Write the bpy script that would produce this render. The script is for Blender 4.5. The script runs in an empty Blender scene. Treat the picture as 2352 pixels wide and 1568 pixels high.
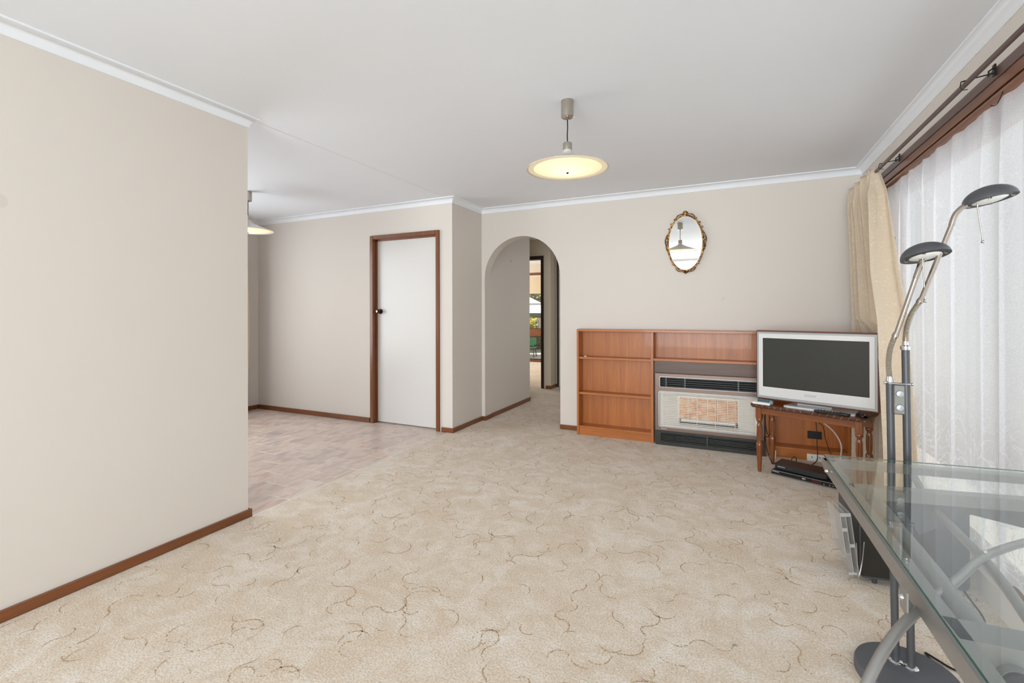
import bpy, math, random
from mathutils import Vector, Matrix, noise as mnoise
D = bpy.data; SC = bpy.context.scene; COL = SC.collection
PI = math.pi; R = math.radians
random.seed(7)

# ------------------------------------------------------------------ camera
cam_d = D.cameras.new('camera'); cam = D.objects.new('camera', cam_d); COL.objects.link(cam)
cam_d.sensor_width = 36.0; cam_d.lens = 1075.6 / 2352 * 36
cam_d.shift_x = 0.001; cam_d.shift_y = -0.02976; cam_d.clip_start = 0.02; cam_d.clip_end = 200
cam.matrix_world = (Matrix.Translation((0, 0, 1.2105)) @ Matrix.Rotation(0.4415, 4, 'Z')
                    @ Matrix.Rotation(PI / 2 + 0.0022, 4, 'X') @ Matrix.Rotation(-0.0026, 4, 'Z'))
SC.camera = cam

# ------------------------------------------------------------------ world, lights, exposure
w = D.worlds.new('sky'); SC.world = w; w.use_nodes = True
wn = w.node_tree.nodes; wn['Background'].inputs[0].default_value = (0.86, 0.93, 1.0, 1); wn['Background'].inputs[1].default_value = 0.75
def area(name, loc, rot, sx, sy, power, col=(1, 1, 1), spread=PI):
    l = D.lights.new(name, 'AREA'); l.shape = 'RECTANGLE'; l.size = sx; l.size_y = sy; l.energy = power; l.color = col; l.spread = spread
    o = D.objects.new(name, l); COL.objects.link(o); o.location = loc; o.rotation_euler = rot; return o
# daylight entering through the big window on the right (outside the pane)
area('window_daylight', (1.9, 1.6, 1.45), (0, R(90), 0), 2.0, 5.2, 56, (0.90, 0.955, 1.0), R(140))
# added fill light behind the camera, the rear wall has no windows
area('rear_fill', (-0.5, -3.55, 1.30), (R(90), 0, 0), 3.2, 2.0, 155, (0.88, 0.95, 1.0), R(130))
# added dining room light hidden by the left wall, no window is built there
area('dining_fill', (-5.36, 1.9, 1.35), (0, R(-90), 0), 1.7, 2.2, 60, (0.90, 0.955, 1.0))
# added fill light, out of view, to brighten the hall's left wall
area('hall_fill', (-1.33, 5.9, 1.35), (0, R(90), 0), 1.6, 1.2, 4.5, (0.95, 0.97, 1.0))
# added light at the far room's solid side wall, and sun in the garden
area('far_room_fill', (-6.4, 9.0, 1.5), (0, R(-90), 0), 1.8, 2.0, 95, (1.0, 0.98, 0.96))
sun = D.lights.new('sun', 'SUN'); sun.energy = 7.5; sun.angle = R(1.5); sun.color = (1.0, 0.95, 0.86)
so = D.objects.new('sun', sun); COL.objects.link(so); so.rotation_euler = (R(38), R(-8), R(10))
SC.view_settings.view_transform = 'Standard'; SC.view_settings.look = 'None'
SC.view_settings.gamma = 1; SC.view_settings.use_curve_mapping = False; SC.view_settings.exposure = 0.0
SC.cycles.max_bounces = 10; SC.cycles.diffuse_bounces = 6; SC.cycles.transparent_max_bounces = 16
SC.cycles.use_denoising = True; SC.cycles.sample_clamp_indirect = 6.0

# ------------------------------------------------------------------ materials
def lin(c):
    c = c / 255.0
    return c / 12.92 if c <= 0.04045 else ((c + 0.055) / 1.055) ** 2.4
def rgb(r, g, b): return (lin(r), lin(g), lin(b), 1)
class NT:
    def __init__(s, name):
        s.m = D.materials.new(name); s.m.use_nodes = True; s.t = s.m.node_tree; s.n = s.t.nodes; s.l = s.t.links
        s.p = s.n['Principled BSDF']; s.out = s.n['Material Output']
    def add(s, typ, **k):
        n = s.n.new(typ)
        for a, v in k.items(): setattr(n, a, v)
        return n
    def link(s, a, b): s.l.new(a, b)
    def coord(s, scale=(1, 1, 1), kind='Object', rot=(0, 0, 0)):
        c = s.add('ShaderNodeTexCoord'); m = s.add('ShaderNodeMapping'); m.inputs['Scale'].default_value = scale; m.inputs['Rotation'].default_value = rot
        s.link(c.outputs[kind], m.inputs['Vector']); return m.outputs[0]
    def noise(s, vec, scale, detail=2, rough=0.5, dist=0.0):
        n = s.add('ShaderNodeTexNoise'); n.inputs['Scale'].default_value = scale; n.inputs['Detail'].default_value = detail
        n.inputs['Roughness'].default_value = rough; n.inputs['Distortion'].default_value = dist
        if vec is not None: s.link(vec, n.inputs['Vector'])
        return n.outputs['Fac']
    def ramp(s, fac, stops, interp='LINEAR'):
        r = s.add('ShaderNodeValToRGB'); r.color_ramp.interpolation = interp; e = r.color_ramp.elements
        while len(e) < len(stops): e.new(0.5)
        for i, (p, c) in enumerate(stops): e[i].position = p; e[i].color = c
        s.link(fac, r.inputs[0]); return r.outputs[0]
    def mix(s, f, a, b, mode='MIX'):
        m = s.add('ShaderNodeMix', data_type='RGBA', blend_type=mode)
        for i, v in ((0, f), (6, a), (7, b)):
            if hasattr(v, 'is_output'): s.link(v, m.inputs[i])
            else: m.inputs[i].default_value = v
        return m.outputs[2]
    def math(s, op, a, b=None, c=None, clamp=False):
        m = s.add('ShaderNodeMath', operation=op); m.use_clamp = clamp
        for i, v in enumerate((a, b, c)):
            if v is None: continue
            if hasattr(v, 'is_output'): s.link(v, m.inputs[i])
            else: m.inputs[i].default_value = v
        return m.outputs[0]
    def bump(s, h, strength=0.3, dist=0.01):
        b = s.add('ShaderNodeBump'); b.inputs['Strength'].default_value = strength; b.inputs['Distance'].default_value = dist
        s.link(h, b.inputs['Height']); s.link(b.outputs[0], s.p.inputs['Normal'])
    def setp(s, **k):
        names = {'base': 'Base Color', 'rough': 'Roughness', 'metal': 'Metallic', 'spec': 'Specular IOR Level', 'trans': 'Transmission Weight',
                 'ior': 'IOR', 'alpha': 'Alpha', 'coat': 'Coat Weight', 'emis': 'Emission Color', 'emstr': 'Emission Strength', 'sheen': 'Sheen Weight'}
        for a, v in k.items():
            i = s.p.inputs[names[a]]
            if hasattr(v, 'is_output'): s.link(v, i)
            else: i.default_value = v
        return s
M = {}
def plain(key, col, rough=0.5, metal=0.0, var=0.06, scale=30, spec=0.5, bump=0.0):
    n = NT(key); v = n.coord(); f = n.noise(v, scale, 3)
    a = tuple(max(0, c * (1 - var)) for c in col[:3]) + (1,); b = tuple(min(1, c * (1 + var)) for c in col[:3]) + (1,)
    n.setp(base=n.mix(f, a, b), rough=rough, metal=metal, spec=spec)
    if bump: n.bump(f, bump, 0.004)
    M[key] = n.m; return n.m
def wood(key, dark, light, axis, rough=0.35, freq=14, coat=0.15):
    """grain runs along the given axis"""
    n = NT(key); sc = [freq] * 3; sc['xyz'.index(axis)] = freq * 0.05
    v = n.coord(tuple(sc)); a = n.noise(v, 2.2, 5, 0.6, 1.2); v2 = n.coord(tuple(x * 5 for x in sc)); b = n.noise(v2, 3.0, 3, 0.6)
    c = n.mix(n.math('MULTIPLY_ADD', a, 1.7, -0.35, clamp=True), dark, light)
    c = n.mix(n.math('MULTIPLY', b, 0.45), c, tuple(x * 0.55 for x in dark[:3]) + (1,))
    n.setp(base=c, rough=rough, coat=coat); n.bump(b, 0.05, 0.002); M[key] = n.m; return n.m
plain('ceiling_paint', rgb(229, 233, 239), 0.85, var=0.012, scale=3)
plain('cornice_paint', rgb(228, 232, 237), 0.6, var=0.01, scale=3)
def wallmat(key, col):
    n = NT(key); v = n.coord(); f = n.noise(v, 1.3, 3); g = n.noise(v, 160, 2)
    a = tuple(c * 0.98 for c in col[:3]) + (1,); b = tuple(min(1, c * 1.015) for c in col[:3]) + (1,)
    c = n.mix(f, a, b)
    # a few small scuffs
    s1 = n.noise(v, 7.0, 1); s2 = n.math('GREATER_THAN', s1, 0.815)
    c = n.mix(n.math('MULTIPLY', s2, 0.10), c, rgb(120, 112, 104))
    n.setp(base=c, rough=0.62, spec=0.3); n.bump(g, 0.04, 0.002); M[key] = n.m
wallmat('wall_paint', rgb(213, 206, 198)); wallmat('hall_paint', rgb(206, 196, 178))
for ax in 'xyz':
    wood('trim_' + ax, rgb(98, 54, 24), rgb(144, 86, 46), ax, 0.32, 12)
    wood('shelf_' + ax, rgb(156, 85, 32), rgb(204, 126, 58), ax, 0.38, 9, 0.1)
    wood('carved_' + ax, rgb(100, 52, 22), rgb(156, 88, 42), ax, 0.28, 16, 0.3)
wood('dark_board', rgb(74, 48, 36), rgb(112, 78, 62), 'x', 0.4, 9)
wood('head_board', rgb(96, 72, 66), rgb(126, 100, 92), 'y', 0.45, 9)
plain('table_edge', rgb(88, 54, 38), 0.3, var=0.15); plain('groove_light', rgb(134, 118, 108), 0.3)
plain('dark_wood_frame', rgb(44, 22, 14), 0.4, var=0.2)
plain('door_paint', rgb(212, 209, 205), 0.28, var=0.008, scale=2, spec=0.5)
plain('silver_plastic', rgb(214, 215, 216), 0.32, 0.25, var=0.01); plain('silver_edge', rgb(168, 172, 174), 0.3, 0.4, var=0.02)
plain('white_plastic', rgb(232, 231, 226), 0.35, var=0.01); plain('copper_shell', rgb(112, 74, 62), 0.3, var=0.05)
plain('black_plastic', rgb(26, 26, 27), 0.35, var=0.1); plain('player_black', rgb(42, 43, 46), 0.3, var=0.06); plain('player_face', rgb(30, 29, 27), 0.15, var=0.05)
plain('black_rubber', rgb(22, 22, 22), 0.6, var=0.1); plain('teal_plastic', rgb(62, 84, 92), 0.35, var=0.08); plain('teal_light', rgb(128, 152, 164), 0.3)
plain('chrome', rgb(205, 205, 205), 0.12, 1.0, var=0.02); plain('brushed_nickel', rgb(190, 182, 170), 0.32, 1.0, var=0.04, scale=90)
plain('nickel_tube', rgb(168, 158, 148), 0.25, 1.0, var=0.03)
plain('lamp_grey', rgb(78, 79, 82), 0.42, 0.3, var=0.05, scale=200); plain('lamp_base_grey', rgb(84, 86, 90), 0.5, 0.1, var=0.04, scale=120)
plain('desk_grey', rgb(140, 138, 135), 0.36, 0.45, var=0.03, scale=120); plain('switch_plate', rgb(122, 119, 114), 0.4, 0.5, var=0.03)
plain('heater_bronze', rgb(122, 101, 91), 0.35, 0.5, var=0.04, scale=160); plain('heater_black', rgb(36, 36, 32), 0.4, var=0.08); plain('heater_slat', rgb(62, 64, 60), 0.35, 0.3, var=0.05)
plain('heater_hollow', rgb(8, 8, 8), 0.7); plain('reflector', rgb(226, 222, 214), 0.3, 0.25, var=0.03); plain('guard_wire', rgb(236, 234, 228), 0.25, 0.2, var=0.02)
plain('bronze_knob', rgb(58, 34, 26), 0.2, 0.6, var=0.1); plain('curtain_rod_brown', rgb(92, 72, 66), 0.35, 0.3, var=0.05)
plain('grey_box_plastic', rgb(62, 63, 66), 0.4, var=0.05); plain('box_dark_face', rgb(30, 27, 22), 0.45, var=0.1)
plain('screw_dark', rgb(40, 36, 32), 0.4, 0.6); plain('glass_edge', rgb(34, 78, 66), 0.15, var=0.05); plain('concrete', rgb(206, 200, 188), 0.8, var=0.08)
plain('garden_bed', rgb(74, 66, 58), 0.9, var=0.3, scale=8); plain('outer_wall_paint', rgb(226, 222, 214), 0.8, var=0.03); plain('fence_grey', rgb(116, 108, 102), 0.8, var=0.2, scale=12)
plain('green_plastic', rgb(58, 176, 132), 0.35, var=0.06); plain('umbrella_white', rgb(236, 244, 246), 0.7, var=0.02); plain('umbrella_green', rgb(36, 62, 48), 0.8, var=0.1)
plain('leaf_green', rgb(112, 132, 66), 0.6, var=0.4, scale=14); plain('leaf_pale', rgb(164, 166, 120), 0.6, var=0.35, scale=14); plain('leaf_yellow', rgb(222, 212, 70), 0.6, var=0.25, scale=14)
plain('flower_pink', rgb(226, 90, 130), 0.6); plain('blind_fabric', rgb(206, 188, 158), 0.8, var=0.03); plain('edging_cream', rgb(224, 206, 172), 0.7, var=0.1)
plain('white_text', rgb(235, 235, 235), 0.5, var=0.0); plain('grey_text', rgb(150, 150, 152), 0.4, var=0.0); plain('red_display', rgb(70, 22, 22), 0.3)
plain('cable_white', rgb(214, 206, 200), 0.45, var=0.02); plain('lens_white', rgb(226, 226, 220), 0.3, var=0.02)
def carpet():
    n = NT('carpet'); v = n.coord()
    big = n.noise(v, 2.2, 2, 0.5, 0.4); sw = n.noise(v, 5.5, 2, 0.5, 1.6); fine = n.noise(v, 130, 3, 0.7); fib = n.noise(v, 380, 2, 0.8); mid = n.noise(v, 26, 3, 0.6)
    f = n.math('ADD', n.math('ADD', n.math('MULTIPLY', big, 0.30), n.math('MULTIPLY', sw, 0.52)), n.math('MULTIPLY', mid, 0.20))
    c = n.ramp(f, [(0.38, rgb(219, 202, 180)), (0.50, rgb(226, 212, 194)), (0.58, rgb(232, 221, 207)), (0.68, rgb(239, 232, 222))])
    band = n.math('SUBTRACT', 1.0, n.math('DIVIDE', n.math('ABSOLUTE', n.math('SUBTRACT', sw, 0.545)), 0.022), clamp=True)
    c = n.mix(n.math('MULTIPLY', n.math('MULTIPLY', band, big), 0.55), c, rgb(240, 232, 220))
    c = n.mix(n.math('MULTIPLY', n.math('SUBTRACT', fine, 0.42, clamp=True), 2.3), c, rgb(172, 146, 116))
    c = n.mix(n.math('MULTIPLY', n.math('SUBTRACT', 0.44, fine, clamp=True), 1.6), c, rgb(246, 240, 230))
    n.setp(base=c, rough=0.95, spec=0.1, sheen=0.15)
    h = n.math('ADD', n.math('ADD', n.math('MULTIPLY', fine, 0.45), n.math('MULTIPLY', fib, 0.25)), n.math('MULTIPLY', mid, 0.5))
    n.bump(h, 0.9, 0.008); M['carpet'] = n.m
    n = NT('carpet_groove'); v = n.coord(); q = n.noise(v, 170, 2, 0.6)
    n.setp(base=n.ramp(q, [(0.36, rgb(150, 120, 88)), (0.50, rgb(184, 158, 128)), (0.60, rgb(210, 192, 168))]), rough=0.95, spec=0.05); M['carpet_groove'] = n.m
carpet()
def tilemat():
    n = NT('vinyl_tile'); oi = n.add('ShaderNodeObjectInfo'); c0 = n.add('ShaderNodeTexCoord'); add = n.add('ShaderNodeVectorMath', operation='ADD')
    cx = n.add('ShaderNodeCombineXYZ'); rr = n.math('MULTIPLY', oi.outputs['Random'], 37.0)
    for i in range(3): n.link(rr, cx.inputs[i])
    n.link(c0.outputs['Object'], add.inputs[0]); n.link(cx.outputs[0], add.inputs[1])
    mp = n.add('ShaderNodeMapping'); mp.inputs['Scale'].default_value = (7, 3.0, 5); mp.inputs['Rotation'].default_value = (0, 0, 0.35); n.link(add.outputs[0], mp.inputs[0])
    f = n.noise(mp.outputs[0], 1.0, 4, 0.55, 1.0); g = n.noise(mp.outputs[0], 2.4, 3, 0.6, 0.6)
    c = n.ramp(f, [(0.28, rgb(172, 156, 154)), (0.42, rgb(198, 180, 170)), (0.56, rgb(214, 197, 184)), (0.72, rgb(196, 164, 150))])
    c = n.mix(n.math('MULTIPLY', n.math('SUBTRACT', g, 0.54, clamp=True), 1.9), c, rgb(156, 138, 140))
    hs = n.add('ShaderNodeHueSaturation'); n.link(c, hs.inputs['Color']); n.link(n.math('MULTIPLY_ADD', oi.outputs['Random'], 0.14, 0.93), hs.inputs['Value'])
    n.setp(base=hs.outputs[0], rough=0.34, spec=0.45); n.bump(g, 0.08, 0.003); M['vinyl_tile'] = n.m
tilemat(); plain('grout', rgb(232, 222, 214), 0.7, var=0.04)
def fabric(key, col, hi):
    n = NT(key); v = n.coord((1, 1, 1)); mp = n.coord((1, 1, 0.45))
    q = n.noise(v, 30, 1, 0.5, 2.6); d = n.math('ABSOLUTE', n.math('SUBTRACT', q, 0.5)); ln = n.math('SUBTRACT', 1.0, n.math('DIVIDE', d, 0.07), clamp=True)
    wv = n.noise(v, 260, 2)
    c = n.mix(n.math('MULTIPLY', ln, 0.55), n.mix(wv, col, tuple(x * 0.9 for x in col[:3]) + (1,)), hi)
    n.setp(base=c, rough=0.8, sheen=0.2); n.bump(ln, 0.5, 0.003)
    tr = n.add('ShaderNodeBsdfTranslucent'); n.link(c, tr.inputs[0]); ms = n.add('ShaderNodeMixShader'); ms.inputs[0].default_value = 0.28
    n.link(n.p.outputs[0], ms.inputs[1]); n.link(tr.outputs[0], ms.inputs[2]); n.link(ms.outputs[0], n.out.inputs[0]); M[key] = n.m
fabric('drape_fabric', rgb(236, 219, 194), rgb(252, 245, 232))
def lace():
    n = NT('lace_fabric'); v = n.coord()
    grain = n.noise(v, 330, 1, 0.5); vor = n.add('ShaderNodeTexVoronoi', feature='SMOOTH_F1'); vor.inputs['Scale'].default_value = 26
    m = n.coord((1, 1, 0.8)); q = n.noise(m, 9, 1, 0.5, 2.4); ln = n.math('SUBTRACT', 1.0, n.math('DIVIDE', n.math('ABSOLUTE', n.math('SUBTRACT', q, 0.5)), 0.045), clamp=True)
    sep = n.add('ShaderNodeSeparateXYZ'); n.link(v, sep.inputs[0]); low = n.math('MULTIPLY_ADD', n.math('SUBTRACT', 0.85, sep.outputs['Z']), 2.2, 0.0, clamp=True)
    sparse = n.math('MULTIPLY_ADD', n.math('SUBTRACT', n.noise(v, 2.6, 1), 0.60), 12, 0.0, clamp=True)
    pat = n.math('MULTIPLY', ln, n.math('MAXIMUM', low, n.math('MULTIPLY', sparse, 0.3)))
    dens = n.math('ADD', n.math('MULTIPLY_ADD', grain, 0.5, 0.42), n.math('MULTIPLY', pat, 0.35), clamp=True)
    df = n.add('ShaderNodeBsdfDiffuse'); df.inputs[0].default_value = (0.74, 0.74, 0.765, 1); tl = n.add('ShaderNodeBsdfTranslucent'); tl.inputs[0].default_value = (0.74, 0.74, 0.765, 1)
    tp = n.add('ShaderNodeBsdfTransparent'); m1 = n.add('ShaderNodeMixShader'); m1.inputs[0].default_value = 0.5; n.link(df.outputs[0], m1.inputs[1]); n.link(tl.outputs[0], m1.inputs[2])
    m2 = n.add('ShaderNodeMixShader'); n.link(dens, m2.inputs[0]); n.link(tp.outputs[0], m2.inputs[1]); n.link(m1.outputs[0], m2.inputs[2]); n.link(m2.outputs[0], n.out.inputs[0])
    n.n.remove(n.p); M['lace_fabric'] = n.m
lace()
def glassy(key, tint, rough=0.0, refl=1.0):
    """thin clear glass: fresnel reflection over a tinted see-through sheet"""
    n = NT(key); lw_ = n.add('ShaderNodeLayerWeight'); lw_.inputs['Blend'].default_value = 0.5; fz = n.math('MULTIPLY_ADD', n.math('POWER', lw_.outputs['Facing'], 5.0), 0.96, 0.04); gl = n.add('ShaderNodeBsdfGlossy'); gl.inputs['Roughness'].default_value = rough; gl.inputs[0].default_value = (1, 1, 1, 1)
    tp = n.add('ShaderNodeBsdfTransparent'); tp.inputs[0].default_value = tint; ms = n.add('ShaderNodeMixShader')
    n.link(n.math('MULTIPLY', fz, refl, clamp=True), ms.inputs[0]); n.link(tp.outputs[0], ms.inputs[1]); n.link(gl.outputs[0], ms.inputs[2]); n.link(ms.outputs[0], n.out.inputs[0]); n.n.remove(n.p); M[key] = n.m
glassy('window_glass', (0.97, 0.98, 0.98, 1)); glassy('desk_glass', (0.95, 0.975, 0.965, 1), 0.004, 0.9)
n_ = NT('clear_plastic'); n_.setp(base=rgb(200, 199, 196), rough=0.2); _tp = n_.add('ShaderNodeBsdfTransparent'); _tp.inputs[0].default_value = (0.95, 0.95, 0.95, 1); _ms = n_.add('ShaderNodeMixShader')
_ms.inputs[0].default_value = 0.42; n_.link(_tp.outputs[0], _ms.inputs[1]); n_.link(n_.p.outputs[0], _ms.inputs[2]); n_.link(_ms.outputs[0], n_.out.inputs[0]); M['clear_plastic'] = n_.m
n_ = NT('mirror_glass'); n_.setp(base=(0.9, 0.92, 0.91, 1), metal=1.0, rough=0.015); M['mirror_glass'] = n_.m
n_ = NT('tv_screen'); n_.setp(base=rgb(48, 49, 45), rough=0.35, spec=0.4); M['tv_screen'] = n_.m
n_ = NT('opal_glass_lit'); v_ = n_.coord((1, 1, 0)); ln_ = n_.add('ShaderNodeVectorMath', operation='LENGTH'); n_.link(v_, ln_.inputs[0])
g_ = n_.math('POWER', n_.math('SUBTRACT', 1.0, n_.math('MULTIPLY', ln_.outputs['Value'], 4.6), clamp=True), 1.4)
n_.setp(base=rgb(250, 238, 208), rough=0.35, emis=n_.mix(g_, rgb(255, 226, 166), rgb(255, 244, 210)), emstr=n_.math('MULTIPLY_ADD', g_, 0.55, 0.50)); M['opal_glass_lit'] = n_.m
n_ = NT('rim_enamel_glow'); n_.setp(base=rgb(244, 234, 208), rough=0.4, emis=rgb(255, 226, 170), emstr=0.22); M['rim_enamel_glow'] = n_.m  # emission puts the lamp's light into the rim enamel itself
n_ = NT('pendant_enamel'); n_.setp(base=rgb(206, 202, 196), rough=0.35, metal=0.2); M['pendant_enamel'] = n_.m
n_ = NT('gilt'); v_ = n_.coord(); f_ = n_.noise(v_, 70, 3); n_.setp(base=n_.ramp(f_, [(0.35, rgb(50, 32, 16)), (0.5, rgb(140, 96, 48)), (0.65, rgb(204, 160, 98))]), rough=0.32, metal=0.7); n_.bump(f_, 0.5, 0.004); M['gilt'] = n_.m
n_ = NT('radiant_ceramic'); v_ = n_.coord((8, 1, 14)); f_ = n_.noise(v_, 1.6, 3); n_.setp(base=n_.ramp(f_, [(0.3, rgb(206, 128, 84)), (0.5, rgb(226, 176, 132)), (0.7, rgb(238, 216, 180))]), rough=0.5); M['radiant_ceramic'] = n_.m

# ------------------------------------------------------------------ mesh helpers
class MB:
    def __init__(s): s.v = []; s.f = []
    def _add(s, vs, fs): b = len(s.v); s.v += [tuple(p) for p in vs]; s.f += [tuple(i + b for i in f) for f in fs]; return s
    def box(s, x0, x1, y0, y1, z0, z1, bev=0.0):
        x0, x1 = min(x0, x1), max(x0, x1); y0, y1 = min(y0, y1), max(y0, y1); z0, z1 = min(z0, z1), max(z0, z1)
        if bev <= 0:
            return s._add([(x, y, z) for z in (z0, z1) for y in (y0, y1) for x in (x0, x1)],
                          [(0, 2, 3, 1), (4, 5, 7, 6), (0, 1, 5, 4), (2, 6, 7, 3), (0, 4, 6, 2), (1, 3, 7, 5)])
        b = min(bev, (x1 - x0) / 2.01, (y1 - y0) / 2.01, (z1 - z0) / 2.01)
        X = (x0, x1); Y = (y0, y1); Z = (z0, z1); vs = []; ix = {}
        for i in (0, 1):
            for j in (0, 1):
                for k in (0, 1):
                    sx, sy, sz = (1, -1)[i], (1, -1)[j], (1, -1)[k]
                    ix[(i, j, k, 0)] = len(vs); vs.append((X[i], Y[j] + sy * b, Z[k] + sz * b))
                    ix[(i, j, k, 1)] = len(vs); vs.append((X[i] + sx * b, Y[j], Z[k] + sz * b))
                    ix[(i, j, k, 2)] = len(vs); vs.append((X[i] + sx * b, Y[j] + sy * b, Z[k]))
        fs = []
        for i in (0, 1):
            q = [ix[(i, 0, 0, 0)], ix[(i, 1, 0, 0)], ix[(i, 1, 1, 0)], ix[(i, 0, 1, 0)]]; fs.append(q if i else q[::-1])
            q = [ix[(0, i, 0, 1)], ix[(0, i, 1, 1)], ix[(1, i, 1, 1)], ix[(1, i, 0, 1)]]; fs.append(q if i else q[::-1])
            q = [ix[(0, 0, i, 2)], ix[(1, 0, i, 2)], ix[(1, 1, i, 2)], ix[(0, 1, i, 2)]]; fs.append(q if i else q[::-1])
        for a in (0, 1):
            for c in (0, 1):
                e = [ix[(a, c, 0, 0)], ix[(a, c, 1, 0)], ix[(a, c, 1, 1)], ix[(a, c, 0, 1)]]; fs.append(e if a == c else e[::-1])
                e = [ix[(a, 0, c, 0)], ix[(a, 0, c, 2)], ix[(a, 1, c, 2)], ix[(a, 1, c, 0)]]; fs.append(e if a == c else e[::-1])
                e = [ix[(0, a, c, 1)], ix[(1, a, c, 1)], ix[(1, a, c, 2)], ix[(0, a, c, 2)]]; fs.append(e if a == c else e[::-1])
                for k in (0, 1): fs.append([ix[(a, c, k, 0)], ix[(a, c, k, 1)], ix[(a, c, k, 2)]] if (a + c + k) % 2 else [ix[(a, c, k, 2)], ix[(a, c, k, 1)], ix[(a, c, k, 0)]])
        return s._add(vs, fs)
    def prism(s, poly, h0, h1, axis='z'):
        f = {'z': lambda a, b, h: (a, b, h), 'x': lambda a, b, h: (h, a, b), 'y': lambda a, b, h: (a, h, b)}[axis]
        n = len(poly); vs = [f(a, b, h0) for a, b in poly] + [f(a, b, h1) for a, b in poly]
        fs = [tuple(range(n))[::-1], tuple(range(n, 2 * n))] + [(i, (i + 1) % n, n + (i + 1) % n, n + i) for i in range(n)]
        return s._add(vs, fs)
    def lathe(s, prof, c=(0, 0, 0), seg=32, axis='z', sy=1.0, flute=None):
        vs = []; fs = []; m = len(prof)
        for j, (r, h) in enumerate(prof):
            for i in range(seg):
                a = 2 * PI * i / seg; rr = r
                if flute and flute[0] <= h <= flute[1]: rr = r * (1 - flute[3] * (0.5 + 0.5 * math.cos(a * flute[2])))
                p = (rr * math.cos(a), rr * math.sin(a) * sy, h)
                if axis == 'y': p = (p[0], p[2], p[1])
                if axis == 'x': p = (p[2], p[0], p[1])
                vs.append((p[0] + c[0], p[1] + c[1], p[2] + c[2]))
        for j in range(m - 1):
            for i in range(seg): fs.append((j * seg + i, j * seg + (i + 1) % seg, (j + 1) * seg + (i + 1) % seg, (j + 1) * seg + i))
        if prof[0][0] > 1e-6: fs.append(tuple(range(seg))[::-1])
        if prof[-1][0] > 1e-6: fs.append(tuple(range((m - 1) * seg, m * seg)))
        return s._add(vs, fs)
    def tube(s, pts, r, seg=10, cap=True, smooth=0):
        pts = [Vector(p) for p in pts]
        if smooth:
            q = []
            for i in range(len(pts) - 1):
                p0 = pts[max(i - 1, 0)]; p1 = pts[i]; p2 = pts[i + 1]; p3 = pts[min(i + 2, len(pts) - 1)]
                for k in range(smooth):
                    t = k / smooth; q.append(0.5 * ((2 * p1) + (p2 - p0) * t + (2 * p0 - 5 * p1 + 4 * p2 - p3) * t * t + (3 * p1 - p0 - 3 * p2 + p3) * t ** 3))
            q.append(pts[-1]); pts = q
        n = len(pts); rs = r if isinstance(r, (list, tuple)) else [r] * n
        if len(rs) != n: rs = [rs[0] + (rs[-1] - rs[0]) * i / (n - 1) for i in range(n)]
        vs = []; fs = []; t = (pts[1] - pts[0]).normalized(); up = Vector((0, 0, 1)) if abs(t.z) < 0.9 else Vector((1, 0, 0)); a = t.cross(up).normalized()
        for i, p in enumerate(pts):
            t = (pts[min(i + 1, n - 1)] - pts[max(i - 1, 0)]).normalized(); a = (a - t * a.dot(t)).normalized(); b = t.cross(a)
            for k in range(seg):
                w_ = 2 * PI * k / seg; vs.append(p + (a * math.cos(w_) + b * math.sin(w_)) * rs[i])
        for i in range(n - 1):
            for k in range(seg): fs.append((i * seg + k, i * seg + (k + 1) % seg, (i + 1) * seg + (k + 1) % seg, (i + 1) * seg + k))
        if cap: fs += [tuple(range(seg))[::-1], tuple(range((n - 1) * seg, n * seg))]
        return s._add(vs, fs)
    def ball(s, c, r, seg=12, sz=1.0):
        return s.lathe([(r * math.sin(PI * j / 8) + (1e-7 if j in (0, 8) else 0), -r * sz * math.cos(PI * j / 8)) for j in range(9)], c, seg)
    def grid(s, fn, nu, nv):
        vs = [fn(i / nu, j / nv) for j in range(nv + 1) for i in range(nu + 1)]
        return s._add(vs, [(j * (nu + 1) + i, j * (nu + 1) + i + 1, (j + 1) * (nu + 1) + i + 1, (j + 1) * (nu + 1) + i) for j in range(nv) for i in range(nu)])
    def frame(s, x0, x1, z0, z1, y0, y1, t, tb=None, tt=None):
        """rectangular ring in the xz plane"""
        tb = t if tb is None else tb; tt = t if tt is None else tt
        o = [(x0, z0), (x1, z0), (x1, z1), (x0, z1)]; i = [(x0 + t, z0 + tb), (x1 - t, z0 + tb), (x1 - t, z1 - tt), (x0 + t, z1 - tt)]
        return s.ring(o, i, y0, y1)
    def ring(s, o, i, y0, y1, f=lambda a, b, h: (a, h, b)):
        n = len(o); vs = [f(a, b, h) for h in (y0, y1) for L in (o, i) for a, b in L]; fs = []
        for k in range(n):
            q = (k + 1) % n
            fs += [(k, q, n + q, n + k), (2 * n + k, 3 * n + k, 3 * n + q, 2 * n + q), (k, 2 * n + k, 2 * n + q, q), (n + k, n + q, 3 * n + q, 3 * n + k)]
        return s._add(vs, fs)
    def xform(s, m): s.v = [tuple(m @ Vector(p)) for p in s.v]; return s
    def build(s, name, mat, parent=None, smooth=False, world=False, kind=None, label=None):
        me = D.meshes.new(name); vs = s.v
        if world and parent is not None:
            loc = origin_of(parent); vs = [(a - loc[0], b - loc[1], c - loc[2]) for a, b, c in vs]
        me.from_pydata(vs, [], s.f); me.validate()
        import bmesh
        bm = bmesh.new(); bm.from_mesh(me); bmesh.ops.recalc_face_normals(bm, faces=bm.faces); bm.to_mesh(me); bm.free()
        if smooth:
            me.polygons.foreach_set('use_smooth', [True] * len(me.polygons))
            if smooth is True: me.set_sharp_from_angle(angle=R(38))
        me.materials.append(M[mat] if isinstance(mat, str) else mat)
        o = D.objects.new(name, me); COL.objects.link(o)
        if parent is not None: o.parent = parent
        if kind: o['kind'] = kind
        if label: o['label'] = label
        return o
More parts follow.
